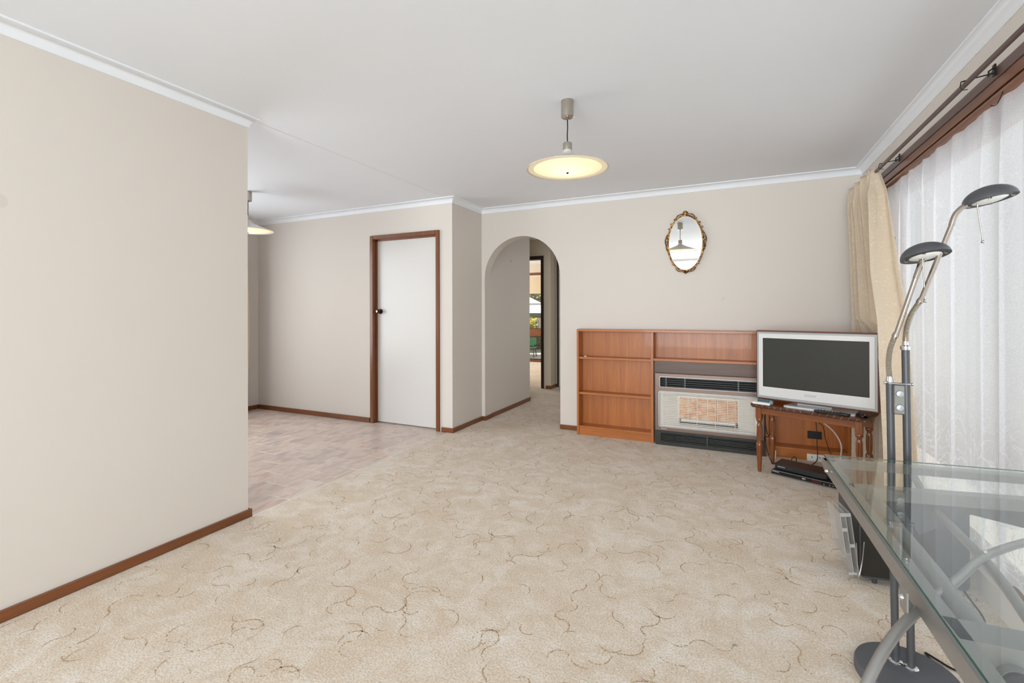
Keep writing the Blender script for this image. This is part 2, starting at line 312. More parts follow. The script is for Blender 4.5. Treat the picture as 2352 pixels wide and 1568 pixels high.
def origin_of(o):
    x = Vector((0, 0, 0))
    while o is not None: x = x + Vector(o.location); o = o.parent
    return x
def tag(o, label, cat, group=None):
    o['label'] = label; o['category'] = cat
    if group: o['group'] = group
    return o
def thing(name, label, cat, loc=(0, 0, 0), rz=0.0, group=None):
    o = D.objects.new(name, None); COL.objects.link(o); o.location = loc; o.rotation_euler = (0, 0, rz); o.empty_display_size = 0.05
    return tag(o, label, cat, group)
def struct(name, mb, mat, label=None, smooth=False):
    o = mb.build(name, mat, smooth=smooth); o['kind'] = 'structure'
    if label: o['label'] = label
    return o
def box(*a): return MB().box(*a)
def text(name, body, size, mat, parent, loc, rot, ext=0.0003, sx=1.0, space=1.0):
    c = D.curves.new(name, 'FONT'); c.body = body; c.size = size; c.extrude = ext; c.align_x = 'CENTER'; c.align_y = 'CENTER'; c.space_character = space
    c.materials.append(M[mat]); tmp = D.objects.new('tmp', c); me = D.meshes.new_from_object(tmp); D.objects.remove(tmp)
    if not me.materials: me.materials.append(M[mat])
    o = D.objects.new(name, me); COL.objects.link(o); o.parent = parent; o.location = loc; o.rotation_euler = rot; o.scale = (sx, 1, 1); return o

# ------------------------------------------------------------------ room dimensions (metres)
XL, YL = -2.602, 1.847          # left wall face and its free end
XA, YA = -2.544, 4.003          # corner block
YB, XR = 4.6155, 0.953          # back wall, window wall
XD = -5.44                      # dining room far wall
H = 2.365; YR = -3.6            # ceiling height, wall behind the camera
AX0, AX1, ASP = -2.505, -1.617, 1.586   # arch opening
T = 0.14
# ------------------------------------------------------------------ floors and ceiling
fl = MB()
def slab(x0, x1, y0, y1, z0, z1): fl.box(x0, x1, y0, y1, z0, z1)
slab(-2.586, XR, YR, YB + T, -0.05, 0); slab(-6.6, XR, YB + T, 10.6, -0.05, 0)
fo = struct('floor', fl, 'carpet', 'cream sculpted carpet with carved curling lines')
# the curling lines carved in the pile: short S and hook shaped furrows
rg = random.Random(31); gv = MB(); cell = 0.150
def furrow(x, y):
    a = rg.uniform(0, 2 * PI); sgn = rg.choice((-1, 1)); p = Vector((x, y)); pts = []
    for k in range(rg.choice((1, 2, 2, 3))):
        r_ = rg.uniform(0.022, 0.062); ang = rg.uniform(1.3, 3.3); m_ = max(5, int(r_ * ang / 0.0055))
        for i_ in range(m_):
            pts.append(p.copy()); a += sgn * ang / m_; p = p + Vector((math.cos(a), math.sin(a))) * (r_ * ang / m_)
        sgn = -sgn
    n_ = len(pts)
    if n_ < 4: return
    vs = []; fs = []
    for i_, q in enumerate(pts):
        t_ = (pts[min(i_ + 1, n_ - 1)] - pts[max(i_ - 1, 0)]).normalized(); nn = Vector((-t_.y, t_.x)); wd = 0.0025 * (0.55 + 0.9 * rg.random()) * min(1, 0.35 + 3 * min(i_, n_ - 1 - i_) / n_)
        j_ = nn * rg.uniform(-0.0012, 0.0012)
        vs += [tuple(q + nn * wd + j_) + (0.0006,), tuple(q - nn * wd + j_) + (0.0006,)]
    skip = False
    for i_ in range(n_ - 1):
        if rg.random() < 0.10: skip = not skip if not skip else False
        if skip and rg.random() < 0.55: continue
        fs.append((2 * i_, 2 * i_ + 1, 2 * i_ + 3, 2 * i_ + 2))
    lo_x = min(v_[0] for v_ in vs); hi_x = max(v_[0] for v_ in vs)
    hi_y = max(v_[1] for v_ in vs)
    if lo_x < -2.58 or hi_x > XR - 0.01 : return
    if hi_y > YB and (lo_x < AX0 + 0.02 or hi_x > AX1 - 0.02) and hi_y < 5.95: return
    gv._add(vs, fs)
yy = -0.4
while yy < 5.9:
    xx = -2.55
    while xx < XR:
        if rg.random() < 0.93: furrow(xx + rg.uniform(-0.05, 0.05), yy + rg.uniform(-0.05, 0.05))
        xx += cell
    yy += cell
gv.build('carved_lines', 'carpet_groove', fo, kind='stuff')
tf = struct('floor', box(XD - 0.2, -2.586, YR, YA + 0.3, -0.05, -0.0024), 'grout', 'vinyl tile floor of the dining area with pale joint lines')
tiles = {}
def tile_mesh(lx, ly):
    k = (round(lx, 3), round(ly, 3))
    if k not in tiles:
        mb = box(0.0026, lx - 0.0026, 0.0026, ly - 0.0026, -0.004, -0.0010, 0.0010); me = D.meshes.new('tile'); me.from_pydata(mb.v, [], mb.f); me.validate()
        import bmesh
        bm = bmesh.new(); bm.from_mesh(me); bmesh.ops.recalc_face_normals(bm, faces=bm.faces); bm.to_mesh(me); bm.free()
        me.materials.append(M['vinyl_tile']); tiles[k] = me
    return tiles[k]
TW, TLn = 0.2405, 0.3125
xe = -2.5875; row = 0; x1 = xe; x0 = -2.8005
while x1 > XD:
    ph = 2.13 if row % 2 == 0 else 2.13 + TLn / 2
    y = ph - 3 * TLn
    while y < YA + 0.06:
        a, b = max(y, 1.2), min(y + TLn, YA + 0.055)
        if b - a > 0.01:
            o = D.objects.new('tile', tile_mesh(x1 - x0, b - a)); COL.objects.link(o); o.parent = tf; o.location = (x0, a, 0)
        y += TLn
    row += 1; x1 = x0; x0 = max(x1 - TW, XD)
    if x1 - x0 < 0.01: break
struct('trim_1', box(-2.590, -2.583, YL + 0.02, YA - 0.02, -0.004, 0.0025), 'lens_white', 'thin edging strip between carpet and tiles')
struct('ceiling', box(-6.7, XR + T, YR - T, 10.7, H, H + 0.1), 'ceiling_paint', 'flat white plaster ceiling')
# ------------------------------------------------------------------ walls
struct('wall_left', box(XL - T, XL, YR, YL, 0, H), 'wall_paint', 'cream wall ending in a free corner')
struct('wall_dining', box(XD - T, XD, YR, YA + T, 0, H), 'wall_paint', 'cream wall of the dining area behind the curtain')
dl, dr, dt = -3.575, -2.72, 2.02
wd = MB().box(XD, dl, YA, YA + T, 0, H).box(dr, -2.66, YA, YA + T, 0, H).box(dl, dr, YA, YA + T, dt, H)
struct('wall_dining_back', wd, 'wall_paint', 'cream wall around the white door')
struct('wall_corner', box(-2.66, XA, YA, YB, 0, H).box(-2.66, AX0, YB + T, 5.90, 0, H), 'wall_paint', 'short cream return wall running into the hall')
bw = MB().box(AX1, XR, YB, YB + T, 0, H)
bw.box(-2.66, AX0, YB, YB + T, 0, H)
arc = [(-0.5 * (AX0 + AX1) * -1 + 0.444 * math.cos(PI * i / 40), ASP + 0.444 * math.sin(PI * i / 40)) for i in range(41)]
bw.prism([(AX1, H), (AX1, ASP)] + arc[1:-1] + [(AX0, ASP), (AX0, H)], YB, YB + T, 'y')
struct('wall_back', bw, 'wall_paint', 'cream back wall with a round-headed arch opening')
WZ0, WZ1, WY0, WY1 = 0.10, 2.03, -0.9, 4.1
ww = MB().box(XR, XR + T, YR, WY0, 0, H).box(XR, XR + T, WY1, YB + T, 0, H).box(XR, XR + T, WY0, WY1, 0, WZ0).box(XR, XR + T, WY0, WY1, WZ1, H)
struct('wall_right', ww, 'wall_paint', 'cream wall holding the wide window')
struct('wall_rear', MB().box(XL - T, XR + T, YR - T, YR, 0, H).box(XD, XL - T, YR - T, YR, 0, H), 'wall_paint', 'cream wall behind the camera')
# hall beyond the arch
HY = 6.93
struct('wall_hall_right', box(-1.30, -1.20, YB + T, HY + 3.8, 0, H), 'hall_paint', 'hall side wall')
hw = MB().box(-6.6, -3.56, HY, HY + 0.1, 0, H).box(-2.70, -2.585, HY, HY + 0.1, 0, H).box(-3.56, -2.70, HY, HY + 0.1, 2.06, H)
struct('wall_hall_end', hw, 'hall_paint', 'hall wall around the dark framed doorway')
struct('wall_hall_recess', MB().box(-2.685, -2.585, HY + 0.1, 7.18, 0, H).box(-2.685, -1.3, 7.18, 7.28, 0, H), 'hall_paint', 'recessed end wall of the hall')
struct('wall_hall_left', MB().box(-6.6, -2.66, 5.80, 5.90, 0, H).box(-6.7, -6.6, 5.80, 10.7, 0, H), 'hall_paint', 'hall side passage wall')
struct('wall_far_right', box(-2.685, -2.585, 7.28, 10.6, 0, H), 'hall_paint', 'side wall of the far room')
# ------------------------------------------------------------------ cornices (cove moulding, mitred)
C = 0.055
cove = [(0, -C)] + [(C * (1 - math.cos(a)) * 0.86 + 0.006, -C + C * math.sin(a) * 0.86) for a in [R(x) for x in range(0, 91, 15)]] + [(C, -0.005), (C, 0)]
def cornice(name, path, left=True):
    """path of wall corners; profile stands off to the right of the direction of travel"""
    mb = MB(); n = len(path); vs = []
    for i, p in enumerate(path):
        d0 = (Vector(path[i]) - Vector(path[i - 1])).normalized() if i else None
        d1 = (Vector(path[i + 1]) - Vector(path[i])).normalized() if i < n - 1 else None
        d0 = d0 or d1; d1 = d1 or d0
        n0 = Vector((d0.y, -d0.x)); n1 = Vector((d1.y, -d1.x)); m = (n0 + n1); m = m / max(m.dot(n0), 0.2)
        for a, b in cove: vs.append((p[0] + m.x * a, p[1] + m.y * a, H + b))
    k = len(cove); fs = [(i * k + j, i * k + j + 1, (i + 1) * k + j + 1, (i + 1) * k + j) for i in range(n - 1) for j in range(k - 1)]
    mb._add(vs, fs); return struct(name, mb, 'cornice_paint', 'white cove cornice along the ceiling', smooth=True)
cornice('trim_2', [(XL, YR), (XL, YL), (XL - T, YL), (XL - T, YR)])
cornice('trim_3', [(XD, YR), (XD, YA), (XA, YA), (XA, YB), (XR, YB), (XR, YR)])
cornice('trim_12', [(XR, YR), (XL, YR)])
struct('trim_13', box(-2.5990, -2.5978, YL + 0.06, YA - 0.06, H - 0.0006, H + 0.001), 'silver_edge', 'hairline plaster joint across the ceiling')
# ------------------------------------------------------------------ skirting boards
S, SH = 0.017, 0.046
def skirt(name, x0, x1, y0, y1, ax, h=SH): return struct(name, MB().box(x0, x1, y0, y1, 0, h, 0.003), 'trim_' + ax, 'brown timber skirting board')
skirt('baseboard_left', XL, XL + S, YR, YL + S, 'y')
skirt('baseboard_left_end', XL - T, XL, YL, YL + S, 'x')
skirt('baseboard_dining', XD, XD + S, YR, YA, 'y', 0.05)
skirt('baseboard_dining_back', XD + S, dl - 0.035, YA - S, YA, 'x', 0.052)
skirt('baseboard_corner_front', dr + 0.05, XA + S, YA - S, YA, 'x')
skirt('baseboard_corner', XA, XA + S, YA, YB - S, 'y')
skirt('baseboard_arch_left', XA, AX0 + S, YB - S, YB, 'x')
skirt('baseboard_arch_reveal', AX0, AX0 + S, YB, YB + T, 'y')
skirt('baseboard_hall_left', AX0, AX0 + 0.012, YB + T, 5.90, 'y', 0.05)
skirt('baseboard_back', AX1, -1.36, YB - S, YB, 'x')
skirt('baseboard_hall_end', -2.665, -2.585 + S, HY - S, HY, 'x', 0.05)
skirt('baseboard_hall_recess', -2.585, -2.585 + S, HY, 7.18, 'y', 0.05)
# ------------------------------------------------------------------ dining door
door = MB().box(dl + 0.035, dr - 0.03, YA + 0.045, YA + 0.083, 0.012, dt - 0.028)
dj = struct('door_1', door, 'door_paint', 'plain white flush door in a brown timber frame')
fr = MB()
fr.box(dl - 0.022, dl + 0.022, YA - 0.022, YA + 0.004, 0, dt + 0.028, 0.004).box(dr - 0.012, dr + 0.028, YA - 0.022, YA + 0.004, 0, dt + 0.028, 0.004)
fr.box(dl + 0.022, dr - 0.012, YA - 0.020, YA + 0.004, dt - 0.012, dt + 0.028, 0.003)
struct('trim_4', fr, 'trim_z', 'brown architrave around the white door')
fr = MB().box(dl, dl + 0.022, YA, YA + 0.1, 0, dt).box(dr - 0.018, dr, YA, YA + 0.1, 0, dt).box(dl, dr, YA, YA + 0.1, dt - 0.014, dt)
fr.box(dl + 0.022, dl + 0.036, YA + 0.03, YA + 0.044, 0, dt).box(dr - 0.030, dr - 0.018, YA + 0.03, YA + 0.044, 0, dt).box(dl, dr, YA + 0.03, YA + 0.044, dt - 0.03, dt - 0.014)
struct('trim_5', fr, 'trim_z', 'brown door jamb with stop bead')
# door knob on its rose (turned, axis along y)
kn = MB().lathe([(0.0001, 0), (0.027, 0), (0.029, -0.004), (0.026, -0.010), (0.011, -0.014), (0.010, -0.030), (0.017, -0.036), (0.0235, -0.045), (0.0240, -0.056), (0.020, -0.063), (0.012, -0.065), (0.0001, -0.065)], (dl + 0.077, YA + 0.045, 1.221), 24, 'y')
k = kn.build('door_knob', 'bronze_knob', dj, smooth=True); k['label'] = 'dark bronze door knob'
MB().lathe([(0.0001, -0.0655), (0.010, -0.0655), (0.011, -0.0645)], (dl + 0.077, YA + 0.045, 1.221), 16, 'y').build('knob_cap', 'nickel_tube', k, smooth=True)
# ------------------------------------------------------------------ right window: frame, panes, timber head boards
GX = XR + 0.075
wf = MB().ring([(WY0, WZ0), (WY1, WZ0), (WY1, WZ1), (WY0, WZ1)], [(WY0 + 0.05, WZ0 + 0.05), (WY1 - 0.05, WZ0 + 0.05), (WY1 - 0.05, WZ1 - 0.05), (WY0 + 0.05, WZ1 - 0.05)], GX - 0.03, GX + 0.03, lambda a, b, h: (h, a, b))
for y in (0.75, 2.42): wf.box(GX - 0.025, GX + 0.025, y - 0.025, y + 0.025, WZ0, WZ1)
win = struct('window_1', wf, 'trim_y', 'wide brown timber window behind the lace')
for a, b in ((WY0 + 0.05, 0.725), (0.775, 2.395), (2.445, WY1 - 0.05)): box(GX - 0.002, GX + 0.002, a, b, WZ0 + 0.05, WZ1 - 0.05).build('pane', 'window_glass', win)
struct('trim_6', MB().box(XR - 0.010, XR, YR, 4.30, 2.128, 2.172, 0.002), 'head_board', 'flat brown board along the top of the window')
struct('trim_7', MB().box(XR - 0.005, XR, YR, 4.25, 2.086, 2.127, 0.001), 'trim_y', 'orange brown timber head of the window')
struct('trim_8', MB().prism([(XR, 2.086), (XR - 0.006, 2.085), (XR - 0.020, 2.074), (XR - 0.018, 2.070), (XR, 2.070)], YR, 4.25, 'y'), 'trim_y', 'narrow timber bead on the window head')
struct('trim_9', MB().prism([(XR, 2.000), (XR - 0.012, 2.004), (XR - 0.022, 2.016), (XR - 0.026, 2.032), (XR - 0.024, 2.050), (XR - 0.014, 2.066), (XR, 2.071)], YR, 4.25, 'y'), 'trim_y', 'rounded timber moulding above the lace', smooth=True)
# outside the window
struct('ground', MB().box(XR + T, 1.62, -4, 9, -0.14, -0.10), 'concrete', 'pale concrete path outside')
struct('ground', MB().box(1.62, 2.5, -4, 9, -0.16, -0.08), 'garden_bed', 'dark garden bed outside')
struct('wall_neighbour', MB().box(2.5, 2.6, -4, 9, -0.1, 3.3), 'outer_wall_paint', 'pale wall outside beyond the garden bed')
# ------------------------------------------------------------------ lace curtain
def drape_edge(z):
    P_ = [(2.155, 3.755), (1.97, 3.66), (1.55, 3.50), (1.12, 3.33), (0.43, 3.20), (0.02, 3.16)]
    for (z0, y0), (z1, y1) in zip(P_, P_[1:]):
        if z >= z1: return y1 + (y0 - y1) * (z - z1) / (z0 - z1)
    return 3.16
def lace_pt(u, v):
    y = 3.93 + (-0.95 - 3.93) * u
    s1 = mnoise.noise(Vector((u * 19, 3.1, 0))); s2 = mnoise.noise(Vector((u * 70, 9.7, v * 0.6)))
    ph = u * 2 * PI * 24 + 3.4 * s1
    amp = (0.014 + 0.004 * s2) * (0.35 + 0.65 * min(1, v * 6))
    x = XR - 0.034 + amp * (math.sin(ph) + 0.28 * math.sin(2 * ph + 0.8)) + 0.005 * mnoise.noise(Vector((u * 120, 0, v * 1.2))) * (0.4 + v)
    x += 0.010 * (1 - v) * 0
    z = 2.008 - 1.80 * v - (0.010 * abs(math.sin(u * PI * 60)) if v > 0.99 else 0) + (0.0015 * math.sin(u * 2 * PI * 47) if v < 0.01 else 0)
    return (x, y + 0.022 * math.cos(ph) * min(1, v * 8), z)
lm = MB().grid(lace_pt, 800, 22)
lm.f = [f_ for f_ in lm.f if lm.v[f_[0]][1] < drape_edge(lm.v[f_[0]][2]) + 0.17]
o = lm.build('lace_curtain', 'lace_fabric', smooth='all')
tag(o, 'sheer white lace curtain hanging in pleats across the wide window', 'curtain')
# ------------------------------------------------------------------ curtain rod, brackets, hook
RX, RZ = 0.850, 2.116
rod = thing('curtain_rod', 'long brown metal curtain rod on brackets above the wide window', 'curtain rod', (RX, 2.0, RZ))
MB().box(RX - 0.008, RX + 0.006, YR + 0.1, 4.46, RZ - 0.007, RZ + 0.013, 0.003).build('rail', 'curtain_rod_brown', rod, world=True)
for by in (2.48, 3.64, 0.6):
    b = MB().tube([(RX - 0.014, by, RZ + 0.016), (RX + 0.02, by, RZ + 0.022), (XR - 0.02, by, RZ + 0.030)], 0.0026, 8)
    b.tube([(RX - 0.014, by, RZ + 0.016), (RX - 0.017, by, RZ - 0.004), (RX - 0.010, by, RZ - 0.018), (RX + 0.006, by, RZ - 0.018)], 0.0018, 8)
    b.box(XR - 0.020, XR - 0.014, by - 0.010, by + 0.010, RZ + 0.018, RZ + 0.064, 0.001).tube([(XR - 0.020, by, RZ + 0.050), (XR - 0.034, by, RZ + 0.040), (XR - 0.034, by, RZ + 0.020)], 0.003, 8)
    b.build('bracket', 'screw_dark', rod, world=True)
hk = MB().tube([(0.928, 2.394, 2.040), (0.922, 2.395, 2.022), (0.918, 2.396, 2.008), (0.912, 2.398, 1.996), (0.903, 2.400, 1.991), (0.895, 2.401, 1.996)], 0.0016, 8, smooth=4)
tag(hk.build('curtain_hook', 'screw_dark', smooth=True), 'small dark open hook screwed in the moulding above the lace', 'hook')
# ------------------------------------------------------------------ beige drape
def drape_pt(u, v):
    z = 2.155 - 2.135 * v
    y = 4.445 + (drape_edge(z) - 4.445) * (u ** (1.0 + 0.25 * v))
    t = min(1, v / 0.085); groups = 4
    # pinched heading above, soft folds below
    k = u * groups; f = k - math.floor(k)
    pinch = math.exp(-((f - 0.45) / 0.16) ** 2)
    head = 0.012 * math.sin(u * 2 * PI * groups * 5) * pinch + 0.016 * math.cos(2 * PI * f)
    ph = u * 2 * PI * 10.5 + 1.5 * mnoise.noise(Vector((u * 6, v * 0.8, 2))); body = (0.030 + 0.010 * v) * math.sin(ph) + 0.013 * math.sin(ph * 1.7 + 1)
    big = 1 - min(1, max(0, (0.93 - u) / 0.1)) * 0
    lo = min(1, max(0, (1.16 - z) / 0.10)) * min(1, max(0, (y - 3.50) / 0.14)) * min(1, max(0, (4.36 - y) / 0.16))
    lo2 = lo * min(1, max(0, (0.62 - z) / 0.08)); body = body * (1 - 0.68 * lo) * (1 - 0.6 * lo2)
    x = 0.838 + 0.030 * min(1, v * 2.2) * (1 - lo) + 0.088 * lo + 0.014 * lo2 + (head * (1 - t) + body * t) - 0.010 * math.sin(PI * min(1, v * 9)) * pinch
    if u > 0.84: x += -0.055 * t * math.sin((u - 0.84) / 0.16 * PI) * min(1, v * 3) + 0.03 * t * ((u - 0.84) / 0.16) ** 2
    z -= 0.006 * abs(math.sin(u * PI * groups)) * (1 - t)
    return (x, y + 0.018 * math.cos(ph) * t, z)
dr_ = MB().grid(drape_pt, 320, 60).build('drape', 'drape_fabric', smooth='all')
sm = dr_.modifiers.new('thickness', 'SOLIDIFY'); sm.thickness = 0.002
tag(dr_, 'heavy beige pinch pleated drape gathered beside the wide window', 'curtain')
# dining drape by the left wall end
def dd_pt(u, v):
    z = 2.10 - 2.07 * v; y = 3.30 + 0.52 * u * (0.90 + 0.08 * math.sin(v * 3)); ph = u * 2 * PI * 4.5
    pin = min(1, v / 0.1)
    return (-5.335 + (0.014 + 0.022 * pin) * math.sin(ph + 0.4 * v), y + 0.012 * math.cos(ph), z)
o = MB().grid(dd_pt, 120, 40).build('drape', 'drape_fabric', smooth='all'); sm = o.modifiers.new('thickness', 'SOLIDIFY'); sm.thickness = 0.002
tag(o, 'beige drape in the dining area, seen just past the left wall end', 'curtain')
# ------------------------------------------------------------------ pendants
def pendant(loc, label, tiltx=0, tilty=0):
    t = thing('pendant_lamp', label, 'ceiling lamp', loc, group='white saucer pendants')
    MB().lathe([(0.0001, 0), (0.033, 0), (0.0345, -0.004), (0.0345, -0.090), (0.031, -0.093), (0.012, -0.090), (0.0001, -0.090)], (0, 0, 0), 32).build('ceiling_canopy', 'brushed_nickel', t, smooth=True)
    MB().lathe([(0.008, -0.088), (0.008, -0.102), (0.004, -0.106), (0.0001, -0.106)], (0, 0, 0), 16).build('cord_grip', 'nickel_tube', t, smooth=True)
    MB().tube([(0, 0, -0.100), (0.0015, 0, -0.15), (-0.001, 0, -0.19), (0.001, 0, -0.235)], 0.0033, 8, smooth=4).build('cord', 'black_rubber', t, smooth=True)
    MB().lathe([(0.0001, -0.232), (0.024, -0.232), (0.0255, -0.235), (0.0255, -0.272), (0.0001, -0.272)], (0, 0, 0), 32).build('lamp_holder', 'brushed_nickel', t, smooth=True)
    rim = -0.372
    prof = [(0.0240, -0.271), (0.0245, -0.282), (0.030, -0.293), (0.050, -0.305), (0.090, -0.322), (0.140, -0.342), (0.190, -0.360), (0.222, rim), (0.2245, rim - 0.002), (0.2235, rim - 0.004),
            (0.219, rim - 0.001), (0.188, -0.3625), (0.138, -0.3445), (0.088, -0.3245), (0.048, -0.3075), (0.028, -0.296), (0.0225, -0.284)]
    MB().lathe(prof, (0, 0, 0), 72).build('shade', 'pendant_enamel', t, smooth=True)
    MB().lathe([(0.2215, rim + 0.0006), (0.205, -0.3660), (0.190, -0.3612)], (0, 0, 0), 72).build('rim_glow', 'rim_enamel_glow', t, smooth=True)  # inner ring of the shade, lamp glow painted in by its material
    d = MB().lathe([(0.200, -0.3640), (0.197, -0.3680), (0.170, -0.3755), (0.125, -0.383), (0.080, -0.3895), (0.030, -0.393), (0.0001, -0.3935)], (0, 0, 0), 64).build('diffuser', 'opal_glass_lit', t, smooth=True, label='glowing cream glass dish')
    MB().lathe([(0.0001, -0.392), (0.007, -0.392), (0.0075, -0.396), (0.004, -0.400), (0.0001, -0.401)], (0, 0, 0), 16).build('finial', 'bronze_knob', t, smooth=True)
    l = D.lights.new('pendant_bulb', 'POINT'); l.energy = 3.0; l.color = (1, 0.80, 0.52); l.shadow_soft_size = 0.04
    lo = D.objects.new('pendant_bulb', l); COL.objects.link(lo); lo.parent = t; lo.location = (0, 0, -0.345)
    return t
pendant((-0.812, 2.446, H), 'lit white saucer pendant hanging in the middle of the living room')
pendant((-4.165, 2.96, H), 'lit saucer pendant in the dining area half hidden by the left wall')
# ------------------------------------------------------------------ oval gilt mirror
mc = (-0.389, YB, 1.842); ma, mb_ = 0.148, 0.248
mir = thing('wall_mirror', 'oval wall mirror in an ornate gilt scrollwork frame', 'mirror', (mc[0], mc[1] - 0.007, mc[2])); mir.rotation_euler = (0.012, 0, -0.04)
def ell(a, b, n=72): return [(a * math.cos(2 * PI * i / n), b * math.sin(2 * PI * i / n)) for i in range(n)]
MB().prism(ell(ma, mb_), -0.014, -0.004, 'y').build('mirror_glass', 'mirror_glass', mir)
MB().ring(ell(ma + 0.001, mb_ + 0.001), ell(ma - 0.006, mb_ - 0.006), -0.0155, -0.012).build('glass_bevel', 'lens_white', mir)
fr = MB(); n = 96
fr.tube([((ma + 0.006) * math.cos(2 * PI * i / n), -0.012, (mb_ + 0.006) * math.sin(2 * PI * i / n)) for i in range(n + 1)], 0.0085, 10, cap=False)
for i in range(110):
    a = 2 * PI * i / 110; fr.ball(((ma + 0.010) * math.cos(a), -0.018, (mb_ + 0.010) * math.sin(a)), 0.0042, 6)
fr.build('frame', 'gilt', mir, smooth=True)
def scroll(c, r0, turns, a0, sgn, rad):
    return [(c[0] + r0 * (1 - 0.78 * k / 22) * math.cos(a0 + sgn * turns * 2 * PI * k / 22), -0.014, c[1] + r0 * (1 - 0.78 * k / 22) * math.sin(a0 + sgn * turns * 2 * PI * k / 22)) for k in range(23)], rad
def on(a, off): return ((ma + off) * math.cos(a), (mb_ + off) * math.sin(a))
crest = MB()
for k in range(-3, 4):
    a = k * 0.36; L = 0.034 - 0.003 * abs(k); b0 = (0, mb_ + 0.014)
    crest.tube([(b0[0], -0.014, b0[1]), (b0[0] + L * 0.55 * math.sin(a), -0.020, b0[1] + L * 0.6 * math.cos(a)), (b0[0] + L * math.sin(a), -0.014, b0[1] + L * math.cos(a))], [0.0055, 0.004], 8)
    crest.ball((L * math.sin(a), -0.015, b0[1] + L * math.cos(a)), 0.0048, 8)
for s in (-1, 1):
    pts = [on(PI / 2 - s * t, o_) for t, o_ in ((0.05, 0.016), (0.2, 0.026), (0.36, 0.030), (0.50, 0.022), (0.58, 0.010))]
    crest.tube([(x, -0.014, z) for x, z in pts], 0.0045, 8, smooth=4)
crest.build('crest', 'gilt', mir, smooth=True)
sc = MB()
def flush(nm='scroll'):
    global sc
    sc.build(nm, 'gilt', mir, smooth=True); sc = MB()
for s in (-1, 1):
    for a, r0 in ((0.75, 0.011), (0.98, 0.009), (0.55, 0.009)):
        aa = PI / 2 - s * (PI / 2 - a); c = on(aa, 0.016); p, r_ = scroll(c, r0, 1.1, aa - s * 1.2, s, 0.0030); sc.tube(p, r_, 7); sc.ball((c[0] + r0 * math.cos(aa), -0.016, c[1] + r0 * math.sin(aa)), 0.005, 8); flush()
    pts = [on(PI / 2 - s * (PI / 2 - t), o_) for t, o_ in ((0.42, 0.010), (0.30, 0.022), (0.18, 0.030), (0.06, 0.030), (-0.04, 0.022), (-0.12, 0.024), (-0.22, 0.018), (-0.30, 0.010))]
    sc.tube([(x, -0.014, z) for x, z in pts], 0.0055, 8, smooth=4)
    for t in (0.2, 0.08, -0.04, -0.14): x, z = on(PI / 2 - s * (PI / 2 - t), 0.016); sc.ball((x, -0.017, z), 0.006, 8)
    flush('side_acanthus')
    pts = [on(PI / 2 - s * (PI / 2 - t), o_) for t, o_ in ((-0.78, 0.006), (-0.84, 0.016), (-0.80, 0.022))]; sc.tube([(x, -0.014, z) for x, z in pts], 0.004, 8); flush('leaf_spur')
    pts = [on(PI / 2 - s * (PI / 2 - t), o_) for t, o_ in ((-0.98, 0.008), (-1.05, 0.022), (-1.18, 0.026), (-1.32, 0.022), (-1.44, 0.010))]
    sc.tube([(x, -0.014, z) for x, z in pts], 0.0042, 8, smooth=4); flush()
pend = MB()
for k in range(-2, 3): pend.ball((0.013 * k, -0.016, -mb_ - 0.012 - 0.006 * (2 - abs(k))), 0.0085, 8)
pend.ball((0, -0.016, -mb_ - 0.031), 0.006, 8); pend.build('lower_ornament', 'gilt', mir, smooth=True)
# ------------------------------------------------------------------ bookcase
BY = 4.47; BT = 0.021; BZ = 1.040; BXL, BX1, BX2, BXR = -1.394, -0.664, 0.255, 0.842; BKY = YB - 0.004
bk = thing('bookcase', 'long low brown timber bookcase along the back wall around the gas heater', 'bookcase', (BXL, BY, 0))
def bp(name, x0, x1, y0, y1, z0, z1, ax, bev=0.0015, mat=None): return MB().box(x0, x1, y0, y1, z0, z1, bev).build(name, mat or 'shelf_' + ax, bk, world=True)
bp('top_board', BXL, BXR, BY, BKY, BZ - BT, BZ, 'x')
for x in (BXL, BXR - BT): bp('side_panel', x, x + BT, BY, BKY, 0, BZ - BT, 'z')
bp('divider', BX1 - 0.020, BX1 + 0.004, BY, BKY, 0, BZ - BT, 'z'); bp('divider', BX2 - 0.004, BX2 + 0.020, BY, BKY, 0, BZ - BT, 'z')
bp('back_panel', BXL + BT, BXR - BT, BKY - 0.006, BKY, 0.0, BZ - BT, 'z', 0)
for z in (0.768, 0.420): bp('shelf', BXL + BT, BX1 - 0.020, BY + 0.008, BKY - 0.006, z - BT, z, 'x')
bp('shelf', BX1 + 0.004, BX2 - 0.004, BY + 0.003, BKY - 0.006, 0.757, 0.779, 'x')
bp('bottom_shelf', BXL + BT, BX1 - 0.020, BY + 0.002, BKY - 0.006, 0.072, 0.090, 'x'); bp('bottom_shelf', BX2 + 0.020, BXR - BT, BY + 0.002, BKY - 0.006, 0.072, 0.090, 'x')
bp('kickboard', BXL + BT, BX1 - 0.020, BY + 0.007, BY + 0.022, 0, 0.072, 'x'); bp('kickboard', BX2 + 0.020, BXR - BT, BY + 0.007, BY + 0.022, 0, 0.072, 'x')
bp('dark_infill_panel', BX1 + 0.004, BX2 - 0.004, BY + 0.045, BY + 0.055, 0, 0.757, 'x', 0, 'dark_board')
for z in (0.768, 0.42):
    MB().lathe([(0.0001, 0), (0.004, 0), (0.004, 0.006), (0.0001, 0.006)], (BX1 - 0.026, BY + 0.03, z + (0.24 if z > 0.5 else 0.31)), 10, 'x').build('shelf_pin', 'chrome', bk, world=True)
tag(MB().box(-1.325, -1.300, BY + 0.020, BY + 0.036, 0.7685, 0.776, 0.002).build('paper_scrap', 'white_plastic'), 'tiny white scrap lying on the top left shelf', 'scrap')
